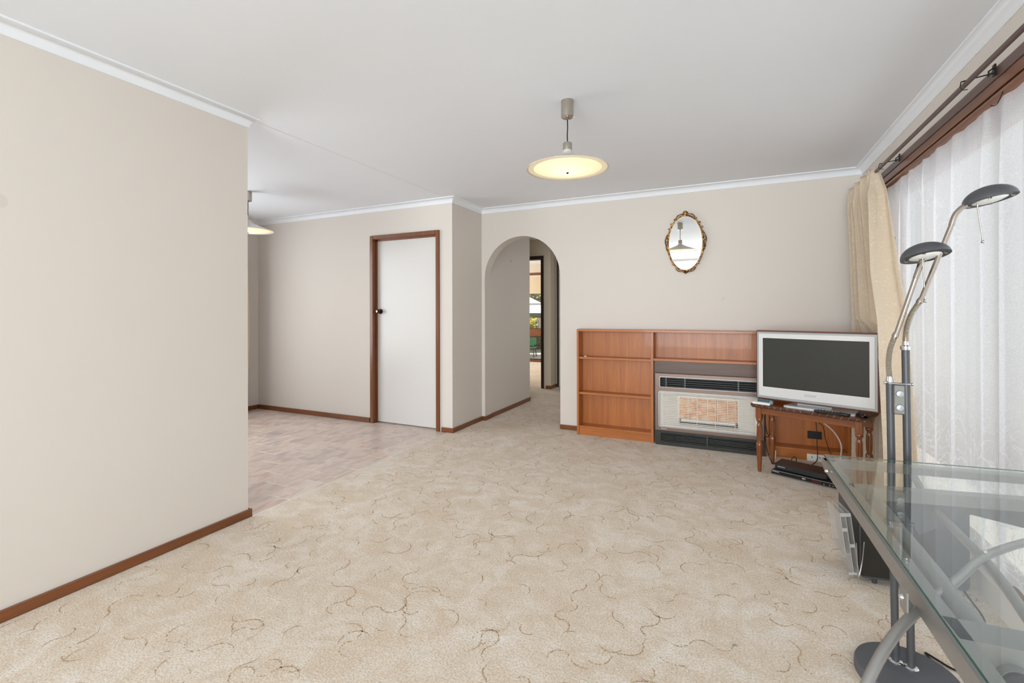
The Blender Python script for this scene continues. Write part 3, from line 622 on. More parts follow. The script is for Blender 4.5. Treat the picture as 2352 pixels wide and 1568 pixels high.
# ------------------------------------------------------------------ gas heater
HX0, HX1, HYF, HYB = -0.640, 0.236, 4.440, BY + 0.044
ht = thing('gas_heater', 'bronze and black gas space heater with a white wire guard', 'heater', (HX0, HYF, 0))
def rr(x0, x1, z0, z1, r, n=5):
    o = []
    for cx_, cz_, a0 in ((x1 - r, z1 - r, 0), (x0 + r, z1 - r, 90), (x0 + r, z0 + r, 180), (x1 - r, z0 + r, 270)):
        for i in range(n + 1): a = R(a0 + 90 * i / n); o.append((cx_ + r * math.cos(a), cz_ + r * math.sin(a)))
    return o
VX0, VX1, VZ0, VZ1 = -0.598, 0.196, 0.528, 0.616; OX0, OX1, OZ0, OZ1 = -0.600, 0.188, 0.174, 0.478
def plate(mb, x0, x1, z0, z1, holes, y0, y1):
    """front plate with stacked rectangular holes, holes sorted bottom to top"""
    zs = z0
    for hx0, hx1, hz0, hz1 in holes:
        mb.box(x0, x1, y0, y1, zs, hz0); mb.box(x0, hx0, y0, y1, hz0, hz1); mb.box(hx1, x1, y0, y1, hz0, hz1); zs = hz1
    mb.box(x0, x1, y0, y1, zs, z1)
cs = MB(); plate(cs, HX0, HX1, 0.132, 0.648, [(OX0, OX1, OZ0, OZ1), (VX0, VX1, VZ0, VZ1)], HYF, HYF + 0.012)
cs.box(HX0, HX0 + 0.004, HYF + 0.012, HYB, 0.132, 0.648).box(HX1 - 0.004, HX1, HYF + 0.012, HYB, 0.132, 0.648).box(HX0 + 0.004, HX1 - 0.004, HYF + 0.012, HYB, 0.644, 0.648)
cs.build('casing', 'heater_bronze', ht, world=True)
MB().ring(rr(OX0 - 0.012, OX1 + 0.012, OZ0 - 0.012, OZ1 + 0.012, 0.02), rr(OX0 - 0.002, OX1 + 0.002, OZ0 - 0.002, OZ1 + 0.002, 0.012), HYF - 0.004, HYF + 0.002).build('opening_trim', 'silver_edge', ht, world=True)
MB().ring(rr(VX0 - 0.005, VX1 + 0.005, VZ0 - 0.005, VZ1 + 0.005, 0.012), rr(VX0, VX1, VZ0, VZ1, 0.009), HYF - 0.003, HYF + 0.002).build('vent_trim', 'silver_edge', ht, world=True)
MB().box(VX0 - 0.005, VX1 + 0.005, HYF + 0.05, HYF + 0.054, VZ0 - 0.005, VZ1 + 0.005).build('vent_hollow', 'heater_hollow', ht, world=True)
for i in range(5):
    z = VZ0 + 0.007 + i * 0.0185; MB().box(VX0, VX1, HYF + 0.004, HYF + 0.022, z - 0.0018, z + 0.0018).build('vent_slat', 'heater_slat', ht, world=True)
for x in (-0.545, -0.385, 0.045): MB().box(x - 0.006, x + 0.006, HYF + 0.006, HYF + 0.03, VZ0, VZ1).build('vent_bar', 'heater_slat', ht, world=True)
# firebox: reflector back, slanted side reflectors, radiant panel
RFY = HYF + 0.058
RX0, RX1 = -0.452, 0.052
rf = MB()._add([(OX0, HYF + 0.010, OZ0), (RX0, RFY, OZ0 + 0.03), (RX0, RFY, OZ1 - 0.03), (OX0, HYF + 0.010, OZ1)], [(0, 1, 2, 3)])
rf._add([(OX1, HYF + 0.010, OZ0), (RX1, RFY, OZ0 + 0.03), (RX1, RFY, OZ1 - 0.03), (OX1, HYF + 0.010, OZ1)], [(3, 2, 1, 0)])
rf._add([(OX0, HYF + 0.010, OZ1), (OX1, HYF + 0.010, OZ1), (RX1, RFY, OZ1 - 0.03), (RX0, RFY, OZ1 - 0.03)], [(0, 1, 2, 3)])
rf._add([(OX0, HYF + 0.010, OZ0), (OX1, HYF + 0.010, OZ0), (RX1, RFY, OZ0 + 0.03), (RX0, RFY, OZ0 + 0.03)], [(3, 2, 1, 0)])
rf.box(RX0, RX1, RFY, RFY + 0.003, OZ0 + 0.03, OZ1 - 0.03); rf.build('reflector', 'reflector', ht, world=True)
rad = 0.448
for i in range(6):
    a = RX0 + 0.012 + i * 0.081; MB().box(a, a + 0.073, RFY - 0.010, RFY, OZ0 + 0.075, OZ1 - 0.046, 0.003).build('radiant_panel', 'radiant_ceramic', ht, world=True)
MB().box(RX0 + 0.03, RX1 - 0.03, RFY - 0.022, RFY - 0.012, OZ0 + 0.050, OZ0 + 0.070, 0.003).build('burner_rail', 'guard_wire', ht, world=True)
MB().box(RX0 + 0.01, RX1 - 0.01, RFY - 0.008, RFY - 0.001, OZ0 + 0.030, OZ0 + 0.068).build('burner_box', 'heater_slat', ht, world=True)
for i in range(20):
    z = OZ0 + 0.012 + i * (OZ1 - OZ0 - 0.024) / 19
    MB().tube([(OX0 + 0.03, HYF + 0.006, z), (OX0 + 0.04, HYF - 0.008, z), (OX1 - 0.03, HYF - 0.008, z), (OX1 - 0.02, HYF + 0.006, z)], 0.0022, 6).build('guard_wire', 'guard_wire', ht, smooth=True, world=True)
for x in (-0.43, -0.285, -0.135, 0.02): MB().tube([(x, HYF - 0.0105, OZ0 + 0.006), (x, HYF - 0.0105, OZ1 - 0.006)], 0.0019, 6).build('guard_upright', 'guard_wire', ht, smooth=True, world=True)
for z in (OZ0 + 0.003, OZ1 - 0.003): MB().tube([(OX0 + 0.005, HYF - 0.005, z), (OX1 - 0.005, HYF - 0.005, z)], 0.0035, 8).build('guard_rail', 'guard_wire', ht, smooth=True, world=True)
gb = MB(); LX0, LX1, LZ0, LZ1 = -0.592, 0.19, 0.034, 0.112
plate(gb, HX0, HX1 + 0.014, 0, 0.130, [(LX0, LX1, LZ0, LZ1)], HYF, HYF + 0.012); gb.box(HX0, HX0 + 0.006, HYF + 0.012, HYB, 0, 0.13).box(HX1 + 0.004, HX1 + 0.014, HYF + 0.012, HYB, 0, 0.13)
gb.box(HX0 + 0.006, HX1 + 0.004, HYF + 0.05, HYF + 0.06, 0, 0.13)
gb.build('base_section', 'heater_black', ht, world=True, label='black louvred base')
for i in range(6):
    z = LZ0 + 0.006 + i * 0.0133
    mb = MB()
    if i in (2, 3, 1): mb.box(LX0, LX0 + 0.13, HYF + 0.003, HYF + 0.02, z - 0.0025, z + 0.0025).box(LX1 - 0.10, LX1, HYF + 0.003, HYF + 0.02, z - 0.0025, z + 0.0025).box(LX0 + 0.13, LX1 - 0.10, HYF + 0.018, HYF + 0.03, z - 0.002, z + 0.002)
    else: mb.box(LX0, LX1, HYF + 0.003, HYF + 0.02, z - 0.0025, z + 0.0025)
    mb.build('louvre', 'heater_slat' if i < 4 else 'heater_black', ht, world=True)
MB().box(-0.208, -0.196, HYF + 0.002, HYF + 0.02, LZ0, LZ1).build('louvre_post', 'heater_slat', ht, world=True)
text('lettering', 'Rinnai', 0.017, 'white_text', ht, (-0.565 - HX0, -0.0008, 0.149), (R(90), 0, 0), space=1.1)
MB().tube([(OX1 + 0.002, HYF - 0.004, OZ1 - 0.02), (OX1 + 0.03, HYF - 0.016, OZ1 - 0.012), (OX1 + 0.036, HYF - 0.010, OZ1 - 0.03)], 0.0028, 8, smooth=4).build('guard_catch', 'guard_wire', ht, smooth=True, world=True)
# sockets
o = MB().box(0.565, 0.665, BKY - 0.014, BKY - 0.0065, 0.150, 0.212, 0.002).build('wall_outlet', 'black_plastic'); tag(o, 'black outlet plate on the back panel of the bookcase behind the carved table', 'outlet')
text('socket_slot', '•', 0.05, 'heater_hollow', o, (0.615, BKY - 0.0145, 0.18), (R(90), 0, 0))
o = MB().box(0.545, 0.665, BY - 0.008, BY + 0.0065, 0.000, 0.055, 0.002).build('power_outlet', 'white_plastic'); tag(o, 'white double power outlet at the foot of the bookcase', 'outlet')
for x in (0.578, 0.632): MB().box(x - 0.004, x + 0.004, BY - 0.0095, BY - 0.0078, 0.026, 0.042).build('switch', 'silver_edge', o)
# ------------------------------------------------------------------ carved side table (local frame: x along its length, y depth)
ta = math.atan2(-0.40, 0.915)
tb = thing('side_table', 'small carved dark timber table with turned fluted legs under the television', 'side table', (0.519, 4.0045, 0), ta)
TL, TD, TZ = 0.359, 0.175, 0.512      # half length, half depth, height
# local y points away from the camera side
MB().box(-TL + 0.012, TL - 0.012, -TD + 0.012, TD - 0.012, TZ - 0.020, TZ, 0.004).build('top', 'carved_x', tb)
ed = MB()
def edge_poly(a, b, n):
    for i in range(n):
        t0 = i / n; t1 = (i + 0.82) / n; m0 = a + (b - a) * t0; m1 = a + (b - a) * t1; yield m0, m1
for p, q, nrm in (((-TL, -TD), (TL, -TD), (0, -1)), ((TL, -TD), (TL, TD), (1, 0)), ((TL, TD), (-TL, TD), (0, 1)), ((-TL, TD), (-TL, -TD), (-1, 0))):
    p = Vector((p[0], p[1], 0)); q = Vector((q[0], q[1], 0)); d = (q - p); L = d.length; d.normalize(); nv = Vector((nrm[0], nrm[1], 0)); n = int(L / 0.042)
    for i in range(n):
        s_ = p + d * (i * L / n); e_ = p + d * ((i + 0.80) * L / n); sk = (0.016 if i < n / 2 else -0.016)
        vs = []
        for base in (s_, e_):
            for off, zz, k in ((-0.030, TZ + 0.001, 0), (-0.004, TZ - 0.003, 0.6), (0.004, TZ - 0.012, 1), (-0.004, TZ - 0.024, 1.3), (-0.030, TZ - 0.024, 1.3)):
                pt = base + nv * off + d * sk * (k - 0.5); vs.append((pt.x, pt.y, zz))
        ed._add(vs, [(0, 1, 2, 3, 4), (9, 8, 7, 6, 5)] + [(j, (j + 1) % 5, 5 + (j + 1) % 5, 5 + j) for j in range(5)])
ed.build('carved_edge', 'table_edge', tb)
eg = MB().box(-TL + 0.004, TL - 0.004, -TD + 0.004, TD - 0.004, TZ - 0.021, TZ - 0.003, 0.006); eg.build('edge_ground', 'groove_light', tb)
for y0 in (-TD + 0.030, TD - 0.048): MB().box(-TL + 0.055, TL - 0.055, y0, y0 + 0.018, TZ - 0.072, TZ - 0.021, 0.002).build('apron', 'carved_x', tb)
for x0 in (-TL + 0.032, TL - 0.050): MB().box(x0, x0 + 0.018, -TD + 0.055, TD - 0.055, TZ - 0.072, TZ - 0.021, 0.002).build('apron', 'carved_y', tb)
def leg(cx_, cy_):
    l = MB().box(cx_ - 0.021, cx_ + 0.021, cy_ - 0.021, cy_ + 0.021, 0.402, TZ - 0.021, 0.003)
    l.build('leg_block', 'carved_z', tb)
    prof = [(0.0001, 0), (0.011, 0), (0.0135, 0.012), (0.015, 0.06), (0.0195, 0.14), (0.0225, 0.19), (0.0225, 0.212), (0.017, 0.222), (0.0135, 0.230), (0.0170, 0.238), (0.0185, 0.246), (0.0200, 0.290),
            (0.0190, 0.345), (0.0160, 0.358), (0.0130, 0.364), (0.0150, 0.376), (0.0220, 0.388), (0.0230, 0.394), (0.0205, 0.402), (0.0001, 0.402)]
    return MB().lathe(prof, (cx_, cy_, 0), 48, flute=(0.240, 0.350, 9, 0.24)).build('leg', 'carved_z', tb, smooth=True)
for sx in (-1, 1):
    for sy in (-1, 1): leg(sx * (TL - 0.048), sy * (TD - 0.046))
# ------------------------------------------------------------------ television
tva = math.atan2(3.759 - 4.057, 0.862 - 0.160)
tv = thing('television', 'grey framed flat television standing on the carved table', 'television', (0.511, 3.908, TZ), tva)
W2, TH = 0.381, 0.524; tz0 = 0.032
def fb(x0, x1, z0, z1, y0, y1, r=0.004): return MB().box(x0, x1, y0, y1, z0, z1, r)
fb(-W2, W2, tz0, tz0 + TH, 0.012, 0.032, 0.006).box(-W2 + 0.12, W2 - 0.12, 0.032, 0.085, tz0 + 0.05, tz0 + TH - 0.06, 0.01).build('back_shell', 'copper_shell', tv, label='coppery brown rear shell')
i1 = 0.012
MB().ring([(-W2 + i1, tz0 + i1), (W2 - i1, tz0 + i1), (W2 - i1, tz0 + TH - i1), (-W2 + i1, tz0 + TH - i1)], [(-W2 + 0.026, tz0 + 0.030), (W2 - 0.026, tz0 + 0.030), (W2 - 0.026, tz0 + TH - 0.026), (-W2 + 0.026, tz0 + TH - 0.026)], 0.000, 0.014).build('outer_bezel', 'silver_edge', tv)
SX, SZ0, SZ1 = 0.328, tz0 + 0.098, tz0 + TH - 0.058
MB().ring([(-W2 + 0.0255, tz0 + 0.0295), (W2 - 0.0255, tz0 + 0.0295), (W2 - 0.0255, tz0 + TH - 0.0255), (-W2 + 0.0255, tz0 + TH - 0.0255)], [(-SX, SZ0), (SX, SZ0), (SX, SZ1), (-SX, SZ1)], -0.004, 0.014).build('bezel', 'silver_plastic', tv)
MB().ring([(-SX - 0.004, SZ0 - 0.004), (SX + 0.004, SZ0 - 0.004), (SX + 0.004, SZ1 + 0.004), (-SX - 0.004, SZ1 + 0.004)], [(-SX, SZ0), (SX, SZ0), (SX, SZ1), (-SX, SZ1)], -0.0055, 0.0).build('inner_bezel', 'white_plastic', tv)
MB().box(-SX + 0.0, SX, 0.004, 0.010, SZ0, SZ1).build('screen', 'tv_screen', tv, label='dark glossy screen')
text('lettering', 'SONY', 0.024, 'grey_text', tv, (-0.012, -0.0046, tz0 + 0.064), (R(90), 0, 0), sx=1.1, space=1.15)
MB().prism([(-0.155, -0.044), (0.235, -0.044), (0.255, -0.032), (0.235, 0.150), (-0.155, 0.150), (-0.175, -0.032)], 0.001, 0.014, 'z').build('foot_plate', 'silver_plastic', tv)
MB().box(-0.11, 0.11, 0.034, 0.07, 0.012, 0.10, 0.004).build('neck', 'silver_edge', tv)
for x in (W2 - 0.0005,):
    for z in (0.07, 0.10, 0.13): MB().box(x - 0.002, x + 0.002, 0.020, 0.026, z, z + 0.010, 0.0005).build('side_button', 'silver_edge', tv)
tl = Matrix.Translation((0.519, 4.0045, 0)) @ Matrix.Rotation(ta, 4, 'Z')
def tpos(x, y, z): return tuple(tl @ Vector((x, y, z)))
o = thing('media_device', 'slim white box device on the left end of the carved table', 'device', tpos(-0.283, -0.151, TZ + 0.0015), ta)
MB().box(-0.062, 0.062, -0.022, 0.022, 0, 0.017, 0.004).build('body', 'white_plastic', o); MB().box(0.0615, 0.0626, -0.012, 0.010, 0.005, 0.012).build('port', 'black_plastic', o)
o = thing('plastic_box', 'small blue grey plastic box lying beside the white device under the television', 'box', tpos(-0.275, -0.109, TZ + 0.0015), ta + 0.05)
MB().box(-0.052, 0.030, -0.015, 0.012, 0, 0.030, 0.003).build('body', 'teal_plastic', o); MB().box(0.030, 0.054, -0.015, 0.012, 0.0, 0.028, 0.004).build('end_cap', 'teal_light', o); MB().box(-0.050, 0.052, -0.013, 0.010, 0.0302, 0.0315, 0.0004).build('lid', 'teal_light', o)
def remote(x, y, a, L, label):
    r_ = thing('remote_control', label, 'remote control', tpos(x, y, TZ + 0.0015), ta + a, group='remotes on the carved table')
    def sec(u, v):
        xx = -L / 2 + L * u; wv = 0.023 * (1 - 0.25 * math.sin(PI * u)) * (1 - max(0, abs(u - 0.5) - 0.42) * 6); th = v * 2 * PI
        hh = 0.012 * (0.8 + 0.2 * math.cos(PI * 2 * u)) * (1 - max(0, abs(u - 0.5) - 0.44) * 7)
        return (xx, wv * math.copysign(abs(math.cos(th)) ** 0.5, math.cos(th)), 0.010 + hh * 0.8 * math.copysign(abs(math.sin(th)) ** 0.6, math.sin(th)))
    MB().grid(sec, 18, 20).build('body', 'black_plastic', r_, smooth=True)
    for i in range(9):
        for j in range(3): MB().box(-L * 0.40 + i * L * 0.088, -L * 0.40 + i * L * 0.088 + 0.007, -0.014 + j * 0.0105, -0.014 + j * 0.0105 + 0.006, 0.0185, 0.0215, 0.0008).build('button', 'grey_text' if (i * 3 + j) % 5 == 0 else 'screw_dark', r_)
remote(0.165, -0.160, 0.05, 0.205, 'longer black remote control nearest the front edge of the carved table'); remote(0.324, -0.112, -0.95, 0.090, 'black remote control at the right end of the carved table')
# ------------------------------------------------------------------ players under the table
pa = math.atan2(3.82 - 3.985, 0.637 - 0.26)
pl = thing('disc_player', 'black disc player on the carpet under the carved table, lower of the two', 'disc player', (0.26, 3.985, 0.0), pa)
PW = 0.415
MB().box(0, PW, 0.004, 0.200, 0.004, 0.036, 0.003).build('case', 'player_black', pl); MB().box(0, PW, -0.004, 0.006, 0.003, 0.036, 0.002).build('front_panel', 'player_face', pl)
MB().box(0.004, PW - 0.004, -0.006, -0.0035, 0.033, 0.0355, 0.0005).build('chrome_line', 'silver_edge', pl); MB().box(0.004, PW - 0.004, -0.006, -0.0035, 0.006, 0.0075, 0.0005).build('lower_line', 'grey_text', pl)
for x in (0.03, PW - 0.03):
    for y in (0.03, 0.17): MB().lathe([(0.012, 0), (0.012, 0.005)], (x, y, 0), 12).build('foot', 'black_rubber', pl)
text('lettering', 'SAMSUNG', 0.008, 'white_text', pl, (0.030, -0.0045, 0.026), (R(90), 0, 0), sx=1.3); text('disc_mark', 'BD', 0.014, 'white_text', pl, (0.215, -0.0045, 0.021), (R(90), 0, 0), sx=1.2)
MB().box(0.262, 0.322, -0.0045, -0.0038, 0.014, 0.028).build('display', 'red_display', pl)
for x in (0.338, 0.372, 0.392): MB().lathe([(0.0001, -0.006), (0.0035, -0.006), (0.004, -0.004)], (x, 0, 0.018), 10, 'y').build('button', 'silver_edge', pl)
st = thing('set_top_box', 'black set top box stacked on the disc player under the carved table', 'set top box', (0.278, 4.004, 0.0365), pa + 0.02)
SW = 0.345
MB().prism([(0.0, 0.020), (0.006, 0.006), (0.02, 0.0), (0.24, -0.012), (0.30, -0.012), (SW - 0.01, 0.0), (SW, 0.02), (SW, 0.165), (0.0, 0.165)], 0.006, 0.040, 'z').build('case', 'player_black', st)
MB().box(0.02, SW - 0.02, 0.02, 0.15, 0.0, 0.0065).build('feet_block', 'black_rubber', st)
text('lettering', 'SAMSUNG', 0.009, 'white_text', st, (0.050, -0.0005 - 0.003, 0.024), (R(90), 0, -0.055), sx=1.2)
MB().box(0.115, 0.150, -0.009, -0.006, 0.014, 0.017).build('tray_line', 'black_plastic', st)
# ------------------------------------------------------------------ cables, plug, adapter
def cable(name, pts, r, mat, label): return tag(MB().tube(pts, r, 8, smooth=6).build(name, mat, smooth=True), label, 'cable')
cable('cable', [(0.235, 4.235, 0.47), (0.232, 4.24, 0.36), (0.245, 4.25, 0.25), (0.26, 4.23, 0.22), (0.225, 4.22, 0.21), (0.235, 4.21, 0.16), (0.262, 4.19, 0.06), (0.282, 4.16, 0.03), (0.300, 4.13, 0.045)], 0.0035, 'black_rubber', 'black cable hanging behind the front left leg of the carved table')
cable('cable', [(0.50, 4.30, 0.43), (0.56, 4.36, 0.385), (0.64, 4.40, 0.335), (0.72, 4.42, 0.26), (0.765, 4.42, 0.17), (0.765, 4.42, 0.08), (0.745, 4.42, 0.0065)], 0.0055, 'cable_white', 'thick white cable curving down behind the carved table')
cable('cable', [(0.560, 4.435, 0.44), (0.585, 4.44, 0.40), (0.602, 4.445, 0.34), (0.61, 4.445, 0.24), (0.610, 4.44, 0.15), (0.613, 4.44, 0.07), (0.60, 4.40, 0.02), (0.52, 4.25, 0.006), (0.48, 4.185, 0.03)], 0.0032, 'black_rubber', 'thin black cable dropping from the table past the white outlet')
cable('cable', [(0.565, 4.38, 0.36), (0.645, 4.42, 0.30), (0.665, 4.43, 0.20), (0.69, 4.43, 0.11), (0.72, 4.42, 0.03)], 0.0025, 'screw_dark', 'dark thin cable hanging to the right of the white outlet')
pg = thing('plug', 'black plug with a looped lead behind the set top box', 'plug', (0.405, 4.165, 0.0))
MB().box(-0.026, 0.026, -0.014, 0.014, 0.0, 0.028, 0.005).build('body', 'black_rubber', pg); MB().lathe([(0.013, 0.027), (0.009, 0.046), (0.005, 0.060), (0.0001, 0.062)], (0, 0, 0), 12).build('grip', 'black_rubber', pg, smooth=True)
MB().tube([(0, 0, 0.055), (0.004, 0, 0.08), (0.018, 0, 0.098), (0.034, 0, 0.086), (0.030, 0, 0.060), (0.014, 0.0, 0.040), (0.004, 0.012, 0.03)], 0.0028, 8, smooth=5).build('lead', 'black_rubber', pg, smooth=True)
tag(MB().box(0.300, 0.322, 4.40, 4.425, 0.0, 0.07, 0.004).build('adapter', 'white_plastic'), 'small white adapter standing behind the back left leg of the carved table', 'adapter')
tag(MB().tube([(-0.004, 1.872, 0.0045), (0.004, 1.877, 0.006), (0.011, 1.882, 0.0045)], 0.0030, 8, smooth=3).build('clip', 'chrome', smooth=True), 'tiny silver clip lying on the open carpet', 'clip')
# ------------------------------------------------------------------ floor lamp with two arms
lp = thing('floor_lamp', 'grey twin post floor lamp with two domed reading heads on bent arms', 'floor lamp', (0.508, 1.945, 0))
def lw(mb, name, mat, par=lp, smooth=True, label=None): return mb.build(name, mat, par, smooth=smooth, world=True, label=label)
lw(MB().lathe([(0.0001, 0), (0.137, 0), (0.141, 0.004), (0.141, 0.028), (0.137, 0.036), (0.125, 0.040), (0.0001, 0.041)], (0.512, 1.934, 0), 72), 'base', 'lamp_base_grey')
f1, f2 = (0.490, 1.966, 0.038), (0.527, 1.952, 0.038)
for f, t in ((f1, (0.476, 1.96, 0.972)), (f2, (0.518, 1.96, 1.084))):
    pole = lw(MB().tube([f, t], 0.0108, 20), 'pole', 'lamp_grey')
    lw(MB().lathe([(0.0125, 0.038), (0.0205, 0.039), (0.0205, 0.043), (0.0165, 0.047), (0.0125, 0.048)], (f[0], f[1], 0), 24), 'collar', 'chrome')
lw(MB().box(0.4835, 0.5145, 1.948, 1.972, 0.868, 0.966, 0.003), 'switch_plate', 'switch_plate', smooth=False)
for z in (0.938, 0.892): lw(MB().lathe([(0.0001, 1.936), (0.0095, 1.937), (0.0105, 1.940), (0.0105, 1.949)], (0.498, 0, z), 20, 'y'), 'dial', 'silver_edge')
lw(MB().tube([(0.463, 1.955, 0.971), (0.534, 1.957, 0.969)], 0.0028, 10).box(0.470, 0.530, 1.948, 1.974, 0.9675, 0.9715, 0.001), 'cross_bar', 'chrome')
for p in ((0.462, 1.955, 0.971), (0.535, 1.957, 0.969)): lw(MB().ball(p, 0.005, 12), 'bar_end', 'chrome')
lw(MB().lathe([(0.0135, 1.082), (0.0140, 1.086), (0.0140, 1.094), (0.0095, 1.098), (0.0078, 1.112)], (0.518, 1.960, 0), 20), 'collar', 'chrome')
lw(MB().lathe([(0.0095, 0.972), (0.0100, 0.980), (0.0080, 0.992)], (0.476, 1.960, 0), 20), 'collar', 'chrome')
def spline(pts, n):
    P_ = [Vector(p) for p in pts]; q = []
    for i in range(len(P_) - 1):
        a, b, c, d = P_[max(i - 1, 0)], P_[i], P_[i + 1], P_[min(i + 2, len(P_) - 1)]
        for k in range(n):
            t = k / n; q.append(0.5 * ((2 * b) + (c - a) * t + (2 * a - 5 * b + 4 * c - d) * t * t + (3 * b - a - 3 * c + d) * t ** 3))
    return q + [P_[-1]]
def goose(pts):
    q = spline(pts, 40); rs = [0.0078 + 0.0009 * math.sin(i * PI * 0.5) for i in range(len(q))]
    return lw(MB().tube(q, rs, 14), 'gooseneck', 'brushed_nickel')
g1 = [(0.476, 1.96, 0.985), (0.473, 1.96, 1.035), (0.478, 1.96, 1.085), (0.491, 1.96, 1.128)]
g2 = [(0.518, 1.96, 1.108), (0.521, 1.96, 1.150), (0.534, 1.96, 1.200), (0.556, 1.96, 1.242)]
goose(g1); goose(g2)
lw(MB().tube([(0.490, 1.96, 1.124), (0.492, 1.96, 1.132), (0.4955, 1.96, 1.140), (0.545, 1.96, 1.318)], [0.0095, 0.0092, 0.0072, 0.0072], 16), 'arm', 'nickel_tube')
lw(MB().tube(spline([(0.545, 1.96, 1.318), (0.553, 1.962, 1.344), (0.562, 1.966, 1.372), (0.570, 1.975, 1.392)], 8), 0.0080, 14), 'arm_tip', 'nickel_tube')
lw(MB().tube([(0.554, 1.96, 1.238), (0.557, 1.96, 1.246), (0.561, 1.96, 1.254), (0.636, 1.96, 1.485)], [0.0095, 0.0092, 0.0072, 0.0072], 16), 'arm', 'nickel_tube')
lw(MB().tube(spline([(0.636, 1.96, 1.485), (0.641, 1.96, 1.505), (0.648, 1.96, 1.522), (0.661, 1.96, 1.538), (0.672, 1.96, 1.545)], 8), 0.0080, 14), 'arm_tip', 'nickel_tube')
def head(c, tilt, tilt2, rodlen, rodoff, roddir, rx=0.0655):
    m = Matrix.Translation(c) @ Matrix.Rotation(-0.4415 * -1, 4, 'Z') @ Matrix.Rotation(tilt, 4, 'Y') @ Matrix.Rotation(tilt2, 4, 'X')
    e = 0.0445
    prof = [(rx * math.cos(R(a)), e * math.sin(R(a))) for a in range(0, 90, 9)] + [(0.0001, e)]
    inner = [(0.0001, e - 0.002)] + [((rx - 0.002) * math.cos(R(a)), (e - 0.002) * math.sin(R(a))) for a in range(81, -1, -9)]
    d = MB().lathe([(rx - 0.002, 0)] + [(rx, -0.001)] + prof + inner, (0, 0, 0), 64, sy=1.0); s_ = lw(d.xform(m), 'lamp_shade', 'lamp_grey')
    lw(MB().lathe([(0.046, 0.006), (rx - 0.002, 0.002), (rx - 0.002, 0.0), (0.045, 0.003)], (0, 0, 0), 56, sy=1.0).xform(m), 'reflector_rim', 'lens_white', s_)
    lw(MB().lathe([(0.0001, -0.006), (0.028, -0.005), (0.042, 0.000), (0.045, 0.004)], (0, 0, 0), 48, sy=1.0).xform(m), 'lens', 'lens_white', s_)
    for k in range(4):
        a = PI / 4 + k * PI / 2; lw(MB().box(0.050 * math.cos(a) - 0.005, 0.050 * math.cos(a) + 0.005, 0.050 * math.sin(a) - 0.002, 0.050 * math.sin(a) + 0.002, -0.005, 0.004, 0.001).xform(m), 'lens_clip', 'nickel_tube', s_, False)
    p0 = m @ Vector((rodoff, 0.0, -0.003)); p1 = p0 + Vector(roddir) * rodlen
    lw(MB().tube([p0, p1], 0.0021, 10), 'handle_rod', 'nickel_tube', s_); lw(MB().ball(p1, 0.0052, 12), 'handle_ball', 'chrome', s_)
head((0.571, 1.962, 1.388), -0.045, -0.27, 0.142, -0.010, (0.045, 0.0, -1.0))
head((0.729, 1.962, 1.556), -0.135, -0.17, 0.122, -0.042, (0.11, 0.0, -1.0))
tag(MB().tube([(0.648, 1.985, 0.012), (0.625, 2.06, 0.006), (0.611, 2.119, 0.005), (0.64, 2.09, 0.005), (0.669, 2.062, 0.005), (0.72, 2.05, 0.005), (0.80, 2.02, 0.005)], 0.0032, 8, smooth=6).build('lamp_cord', 'black_rubber', smooth=True), 'black cord running across the carpet from the round lamp base', 'cable')
# ------------------------------------------------------------------ glass desk
dk = thing('glass_desk', 'grey metal framed desk with a clear glass top in the corner by the window', 'desk', (0.268, 1.10, 0))
def dw(mb, name, mat='desk_grey', smooth=False): return mb.build(name, mat, dk, smooth=smooth, world=True)
DZ = 0.734
def rail(p, q, wd, h, name='rail', z1=DZ - 0.006, bev=True):
    p = Vector((p[0], p[1])); q = Vector((q[0], q[1])); d = (q - p).normalized(); n = Vector((-d.y, d.x))
    a = [p + n * wd / 2, p - n * wd / 2, q - n * wd / 2, q + n * wd / 2]
    return dw(MB().prism([(v.x, v.y) for v in a], z1 - h, z1), name)
rail((0.284, 1.833), (0.316, 0.30), 0.030, 0.034, 'side_rail'); rail((0.862, 1.905), (0.862, 0.30), 0.030, 0.034, 'side_rail')
rail((0.268, 1.822), (0.876, 1.898), 0.034, 0.022, 'back_rail'); rail((0.296, 1.578), (0.850, 1.690), 0.034, 0.030, 'cross_rail'); rail((0.30, 0.935), (0.850, 0.965), 0.056, 0.036, 'cross_rail')
pn = MB(); d2 = Vector((0.554, 0.112)).normalized()
def on2(x): return 1.578 + (x - 0.296) * 0.112 / 0.554
pn._add([(x, on2(x) + o_, z) for o_ in (0.020, 0.026) for x, z in ((0.40, 0.700), (0.84, 0.700), (0.84, 0.612), (0.679, 0.645), (0.574, 0.667), (0.46, 0.600))],
        [(0, 1, 2, 3, 4, 5), (11, 10, 9, 8, 7, 6)] + [(i, (i + 1) % 6, 6 + (i + 1) % 6, 6 + i) for i in range(6)])
dw(pn, 'modesty_panel', 'grey_box_plastic')
g = MB().prism([(0.272, 1.835), (0.882, 1.910), (0.882, 0.295), (0.303, 0.295)], DZ, DZ + 0.006)
dw(g, 'glass_top', 'desk_glass')
ge = MB(); q_ = [(0.272, 1.835), (0.882, 1.910), (0.882, 0.295), (0.303, 0.295)]
for a, b in zip(q_, q_[1:] + q_[:1]):
    a = Vector(a + (DZ + 0.003,)); b = Vector(b + (DZ + 0.003,)); ge.tube([a, b], 0.0017, 6)
dw(ge, 'glass_edge', 'glass_edge', True)
dw(MB().tube([(0.352, 1.585, 0.686), (0.360, 0.895, 0.686)], 0.0205, 28), 'frame_tube', smooth=True)
dw(MB().tube([(0.3602, 0.8955, 0.686), (0.3603, 0.888, 0.686)], 0.0190, 24), 'tube_cap', 'black_plastic', True)
